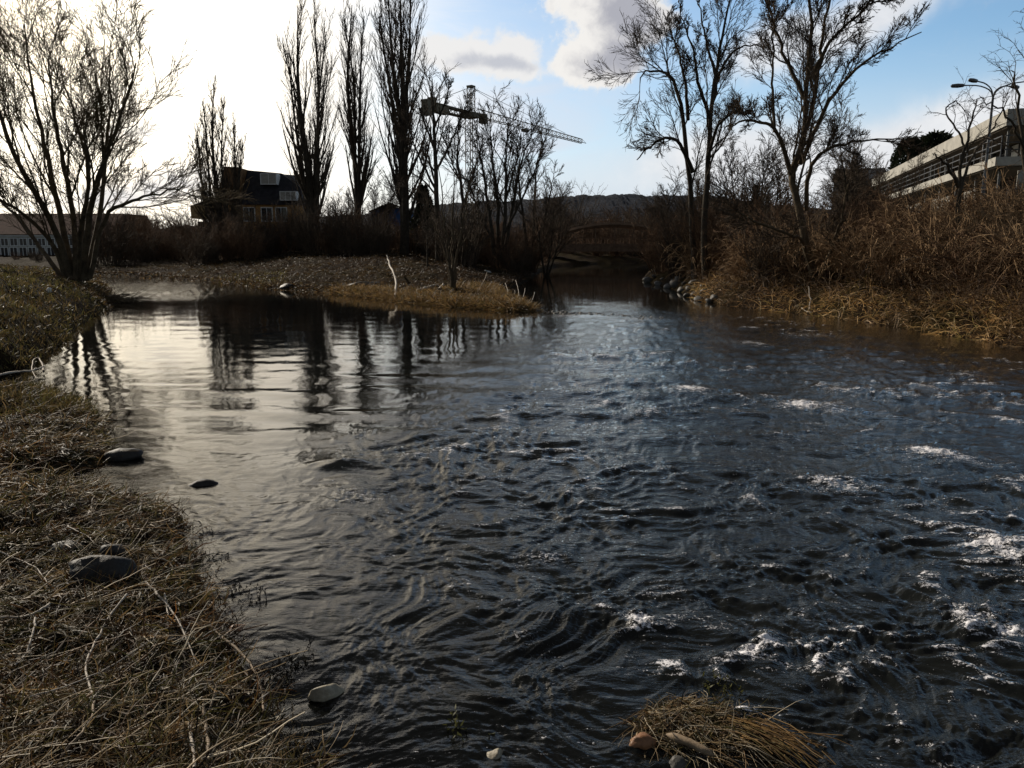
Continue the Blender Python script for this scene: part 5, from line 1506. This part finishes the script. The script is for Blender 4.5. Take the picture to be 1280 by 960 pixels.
stick('stick', [(207, 756), (209, 770), (211, 783)], .004, .003, M_STICK, 'tiny pale twig leaning on the straight stick', lift=.055)
stick('stick', [(252, 868), (266, 868), (271, 878), (264, 900)], .006, .005, M_STICKB, 'bent yellowish stalk near the bottom of the bank', lift=.05)
stick('stick', [(256, 895), (258, 925), (262, 958)], .006, .006, M_STICKB, 'upright yellowish stalk beside the thick pale stick', lift=.05)
stick('stick', [(0, 700), (20, 708), (45, 722), (60, 740)], .0045, .003, M_STICK, 'thin grey stick at the left edge above the curved one', lift=.05)
stick('stick', [(133, 690), (150, 700), (165, 695), (185, 665)], .003, .002, M_STICKB, 'thin brown twig lying across the dark stones', lift=.07)
stick('stick', [(85, 668), (110, 680), (118, 690)], .004, .002, M_STICK, 'pale twig beside the small grey stone', lift=.05)
stick('branch', [(-10, 476), (20, 471), (40, 470), (56, 466)], .016, .011, M_STICK, 'pale driftwood branch with a looped end lying in the little inlet', 'branch', lift=.05, heights=[0, .02, .03, .05])
stick('branch', [(55, 468), (54, 462), (48, 458), (42, 462), (41, 470), (47, 477)], .015, .008, M_STICKB, 'bent loop of root standing at the end of the driftwood branch', 'branch', lift=.04, heights=[0, .05, .09, .08, .03, 0])
stick('branch', [(-8, 492), (20, 486), (48, 478)], .012, .008, M_STICKB, 'dark driftwood branch below the pale one in the inlet', 'branch', lift=.04)
# far side driftwood
stick('branch', [(492, 376), (495, 371), (495, 362), (490, 352), (486, 346), (484, 341)], .045, .03, M_STICK, 'white crooked dead branch standing on the grass bar', 'branch', lift=.0, heights=[.0, .1, .32, .55, .68, .78])
stick('log', [(523, 366), (535, 363), (547, 359)], .05, .03, M_STICK, 'pale fallen log lying on the bar behind the grass', 'log', lift=.1)
stick('log', [(549, 365), (552, 361), (555, 359)], .04, .03, M_STICK, 'short pale log end beside the slender tree foot', 'log', lift=.1)
stick('stalk', [(594, 372), (600, 366), (606, 358), (609, 352)], .014, .012, M_STICKB, 'leaning dry stalk with a pale scrap caught on its tip', 'stalk', lift=0, heights=[0, .15, .3, .42])
stick('branch', [(1012, 388), (1012, 380), (1010, 372)], .025, .012, M_STICK, 'pale upright broken branch at the foot of the right bank', 'branch', lift=0, heights=[0, .15, .3])
stick('branch', [(1002, 387), (1008, 391), (1014, 393)], .02, .015, M_STICK, 'short pale branch lying at the waterline of the right bank', 'branch', lift=.02)
stick('branch', [(1108, 366), (1122, 362), (1134, 364), (1140, 372)], .02, .015, M_STICKB, 'pale arched branch in the brambles of the right bank', 'branch', lift=.1, heights=[0, .25, .3, .05])
stick('branch', [(1190, 345), (1220, 346), (1250, 342)], .03, .02, M_STICKB, 'fallen pale branch lying across the right bank brambles', 'branch', lift=.25)
for i, (px, py, t) in enumerate([(636, 375, .42), (642, 377, .2), (649, 375, .52), (652, 378, .3), (664, 378, .16)]):
    stick('reed_stalk', [(px, py), (px + (py - 376) * 1.5, py - 4), (px + (py - 376.5) * 3, py - 7)], .012, .008, M_STICK, 'pale dead reed stalk standing at the tip of the grass bar', 'reed stalk', lift=0, heights=[0, t * .6, t * 1.1], group='reed stalks at the bar tip')
# brushwood raft caught at the foot of the willow bank
def raft():
    rng = np.random.default_rng(240); p = gpt(148, 378); e = tag(link('brushwood', None), 'low heap of dark flood brushwood caught at the willow bank', 'brushwood')
    e.location = (p[0] - .3, p[1], 0)
    g = Geo(); n = 150
    q = np.stack([rng.normal(size=n) * .45, rng.normal(size=n) * .3, rng.random(n) * .18], 1); a = rng.normal(size=n) * .6 + .4
    d = np.stack([np.cos(a), np.sin(a), rng.normal(size=n) * .3], 1)
    pt, rd = grow(rng, q, d, .3 + .6 * rng.random(n), np.full(n, .012), 5, .15, (0, 0, -.03), .5); pt[..., 2] = np.maximum(pt[..., 2], -.05)
    g.tubes(pt, rd, 4); g.build('twigs', M_BARK2, e)
    g = Geo(); g.tubes(resample([(-1.1, -.5, .05), (-.3, -.1, .18), (.6, .3, .28)], 8), np.linspace(.05, .025, 9), 6); g.build('limb', M_STICKB, e)
raft()
def scraps():
    for i, (px, py, s, lb) in enumerate([(62, 366, .09, 'white scrap of litter on the left grass slope'), (613, 345, .10, 'pale scrap caught on the tip of a leaning stalk')]):
        p = gpt(px, py) if i == 0 else None
        if p is None:
            q = gpt(609, 352); p = q + [.05, 0, .44]
        me = rock_mesh('litter_scrap', 250 + i, (s * (1.6 if i else .7), s * .5, s * (.5 if i else 1.2)), 8, 2, .3)
        o = link('litter_scrap', me, None, M_WHITE); o.location = (p[0], p[1], p[2] + (.05 if i == 0 else 0)); o.rotation_euler = (0, .3, .4)
        tag(o, lb, 'litter')
scraps()

# ------------------------------------------------------------------ the grass tussock at the bottom edge
def tussock():
    rng = np.random.default_rng(260)
    c = at(872, 915); e = empty('grass_tussock', (c[0], c[1], 0), 'flattened tussock of straw and green grass standing in the foreground water', 'tussock')
    n = 26; u = np.linspace(-1, 1, n); A, B = np.meshgrid(u, u)
    ex, ey = .27, .20
    rr = np.sqrt(A ** 2 + B ** 2)
    Z = .035 * (1 - rr ** 2) + .02 * fbm(A * 3, B * 3, 3, 5) - .06 * (rr > 1)
    V = np.stack([A * ex, B * ey, np.where(rr < 1.15, Z, -.12)], -1).reshape(-1, 3)
    i = np.arange(n - 1)[:, None] * n; j = np.arange(n - 1)[None, :]
    F = np.stack([i + j, i + j + 1, i + n + j + 1, i + n + j], -1).reshape(-1, 4)
    link('soil_mound', mesh_np('soil_mound', V, F), e, M_GROUND)
    g = Geo()
    def lay(N, L0, L1, el0, el1, hd, sp, w, pal, down, wander=.12, tube=False, lo=0.0):
        a = rng.random(N) * 6.28; q = np.sqrt(rng.random(N)) * .95
        x, y = np.cos(a) * q * ex, np.sin(a) * q * ey
        z = .035 * (1 - q ** 2) + .01 + lo
        h = hd + rng.normal(size=N) * sp; el_ = el0 + (el1 - el0) * rng.random(N)
        d = np.stack([np.cos(h) * np.cos(el_), np.sin(h) * np.cos(el_), np.sin(el_)], 1)
        p, _ = grow(rng, np.stack([x, y, z], 1), d, L0 + (L1 - L0) * rng.random(N), np.ones(N), 6, wander, (0, 0, -down), 1)
        qq = np.sqrt((p[..., 0] / ex) ** 2 + (p[..., 1] / ey) ** 2)
        p[..., 2] = np.maximum(p[..., 2], np.maximum(.035 * (1 - qq ** 2), 0) + .004)
        if tube:
            g.tubes(p, w * (.6 + .8 * rng.random(N))[:, None] * np.linspace(1, .5, 7)[None, :], 3, pick(rng, pal, N))
        else:
            g.ribbons(p, w * (.6 + .8 * rng.random(N))[:, None] * np.array([1, 1, 1, .9, .8, .5, .2]), pick(rng, pal, N), rnd_dirs(rng, N))
    lay(1500, .04, .13, -.2, .25, -.4, 2.0, .0036, 'mat', .18, .38)
    lay(380, .07, .22, .0, .3, -.5, 1.0, .0036, 'green', .18, .26)
    lay(300, .08, .30, .0, .22, -.5, .8, .0019, 'straw', .13, .14, True, .008)
    lay(130, .08, .24, .0, .3, 2.0, 1.8, .0018, 'straw', .13, .16, True, .010)
    lay(110, .03, .08, .7, 1.4, 2.2, 1.2, .003, 'green', .08)
    g.build('straw', M_STRAW, e)
    # trailing tails of straw pointing downstream
    g2 = Geo(); N = 60
    p0 = np.stack([.10 + .16 * rng.random(N), -.10 + .12 * rng.random(N), .03 + .04 * rng.random(N)], 1); h = -.62 + rng.normal(size=N) * .16
    p, _ = grow(rng, p0, np.stack([np.cos(h), np.sin(h), np.full(N, .12)], 1), .15 + .2 * rng.random(N), np.ones(N), 6, .09, (0, 0, -.09), 1); p[..., 2] = np.maximum(p[..., 2], .01)
    g2.tubes(p, np.full((N, 7), .0022), 3, pick(rng, 'gold', N)); g2.build('trailing_straw', M_STRAW, e)
tussock()
def tussock_log():
    a = at(832, 934) + [0, 0, .055]; b = at(892, 960) + [0, 0, .05]
    g = Geo(); c = resample([np.zeros(3), (b - a) * .5 + [0, 0, .008], b - a], 8)
    g.tubes(c, np.array([.004, .015, .017, .015, .016, .014, .015, .013, .003]), 9); o = g.build('log', M_STICKB); o.location = a
    tag(o, 'short brown log resting at the front of the grass tussock', 'log')
tussock_log()

# dark water weeds and twigs poking up beside the bank
def weeds():
    rng = np.random.default_rng(270)
    for px, py, k_, lb in [(290, 738, 7, 'black leafy twig standing in the water above the tan stone'), (318, 752, 5, 'black twig floating off the bank above the small tan stone'), (352, 840, 9, 'cluster of black water weed off the brown branch'), (372, 828, 7, 'small black weed tuft right of the brown branch'),
                           (346, 862, 8, 'black weed stems at the end of the brown branch'), (262, 700, 7, 'black weed tuft at the near bank point'), (258, 668, 6, 'uppermost black weed tuft beside the near bank point'), (380, 935, 6, 'black weed tuft at the bottom of the bank edge'),
                           (582, 912, 5, 'green weed strand in the shallow foreground'), (905, 862, 7, 'dry weed sprigs behind the grass tussock')]:
        p = at(px, py); g = Geo()
        n = k_ * 3
        q = np.stack([rng.normal(size=n) * .035, rng.normal(size=n) * .03, np.full(n, -.03)], 1)
        d = np.stack([rng.normal(size=n) * .7, rng.normal(size=n) * .5, np.abs(rng.normal(size=n)) * .6 + .35], 1); d /= np.linalg.norm(d, axis=1, keepdims=True)
        pt, rd = grow(rng, q, d, .06 + .07 * rng.random(n), np.full(n, .0022), 5, .28, (0, 0, -.06), .5)
        col = np.array([.012, .011, .009]) if 'black' in lb else np.array([.10, .10, .03])
        g.tubes(pt, rd, 4, col)
        lv, _ = kids(rng, pt, rd, 4, .3, 1, .9, .22, 0, 1, 3, .2, (0, 0, 0), .001)
        g.ribbons(lv, np.full((len(lv), 1), .008) * np.array([.4, 1, .8, .1]), col, rnd_dirs(rng, len(lv)))
        o = g.build('water_weed', M_STRAW); o.location = p; tag(o, lb, 'weed')
weeds()
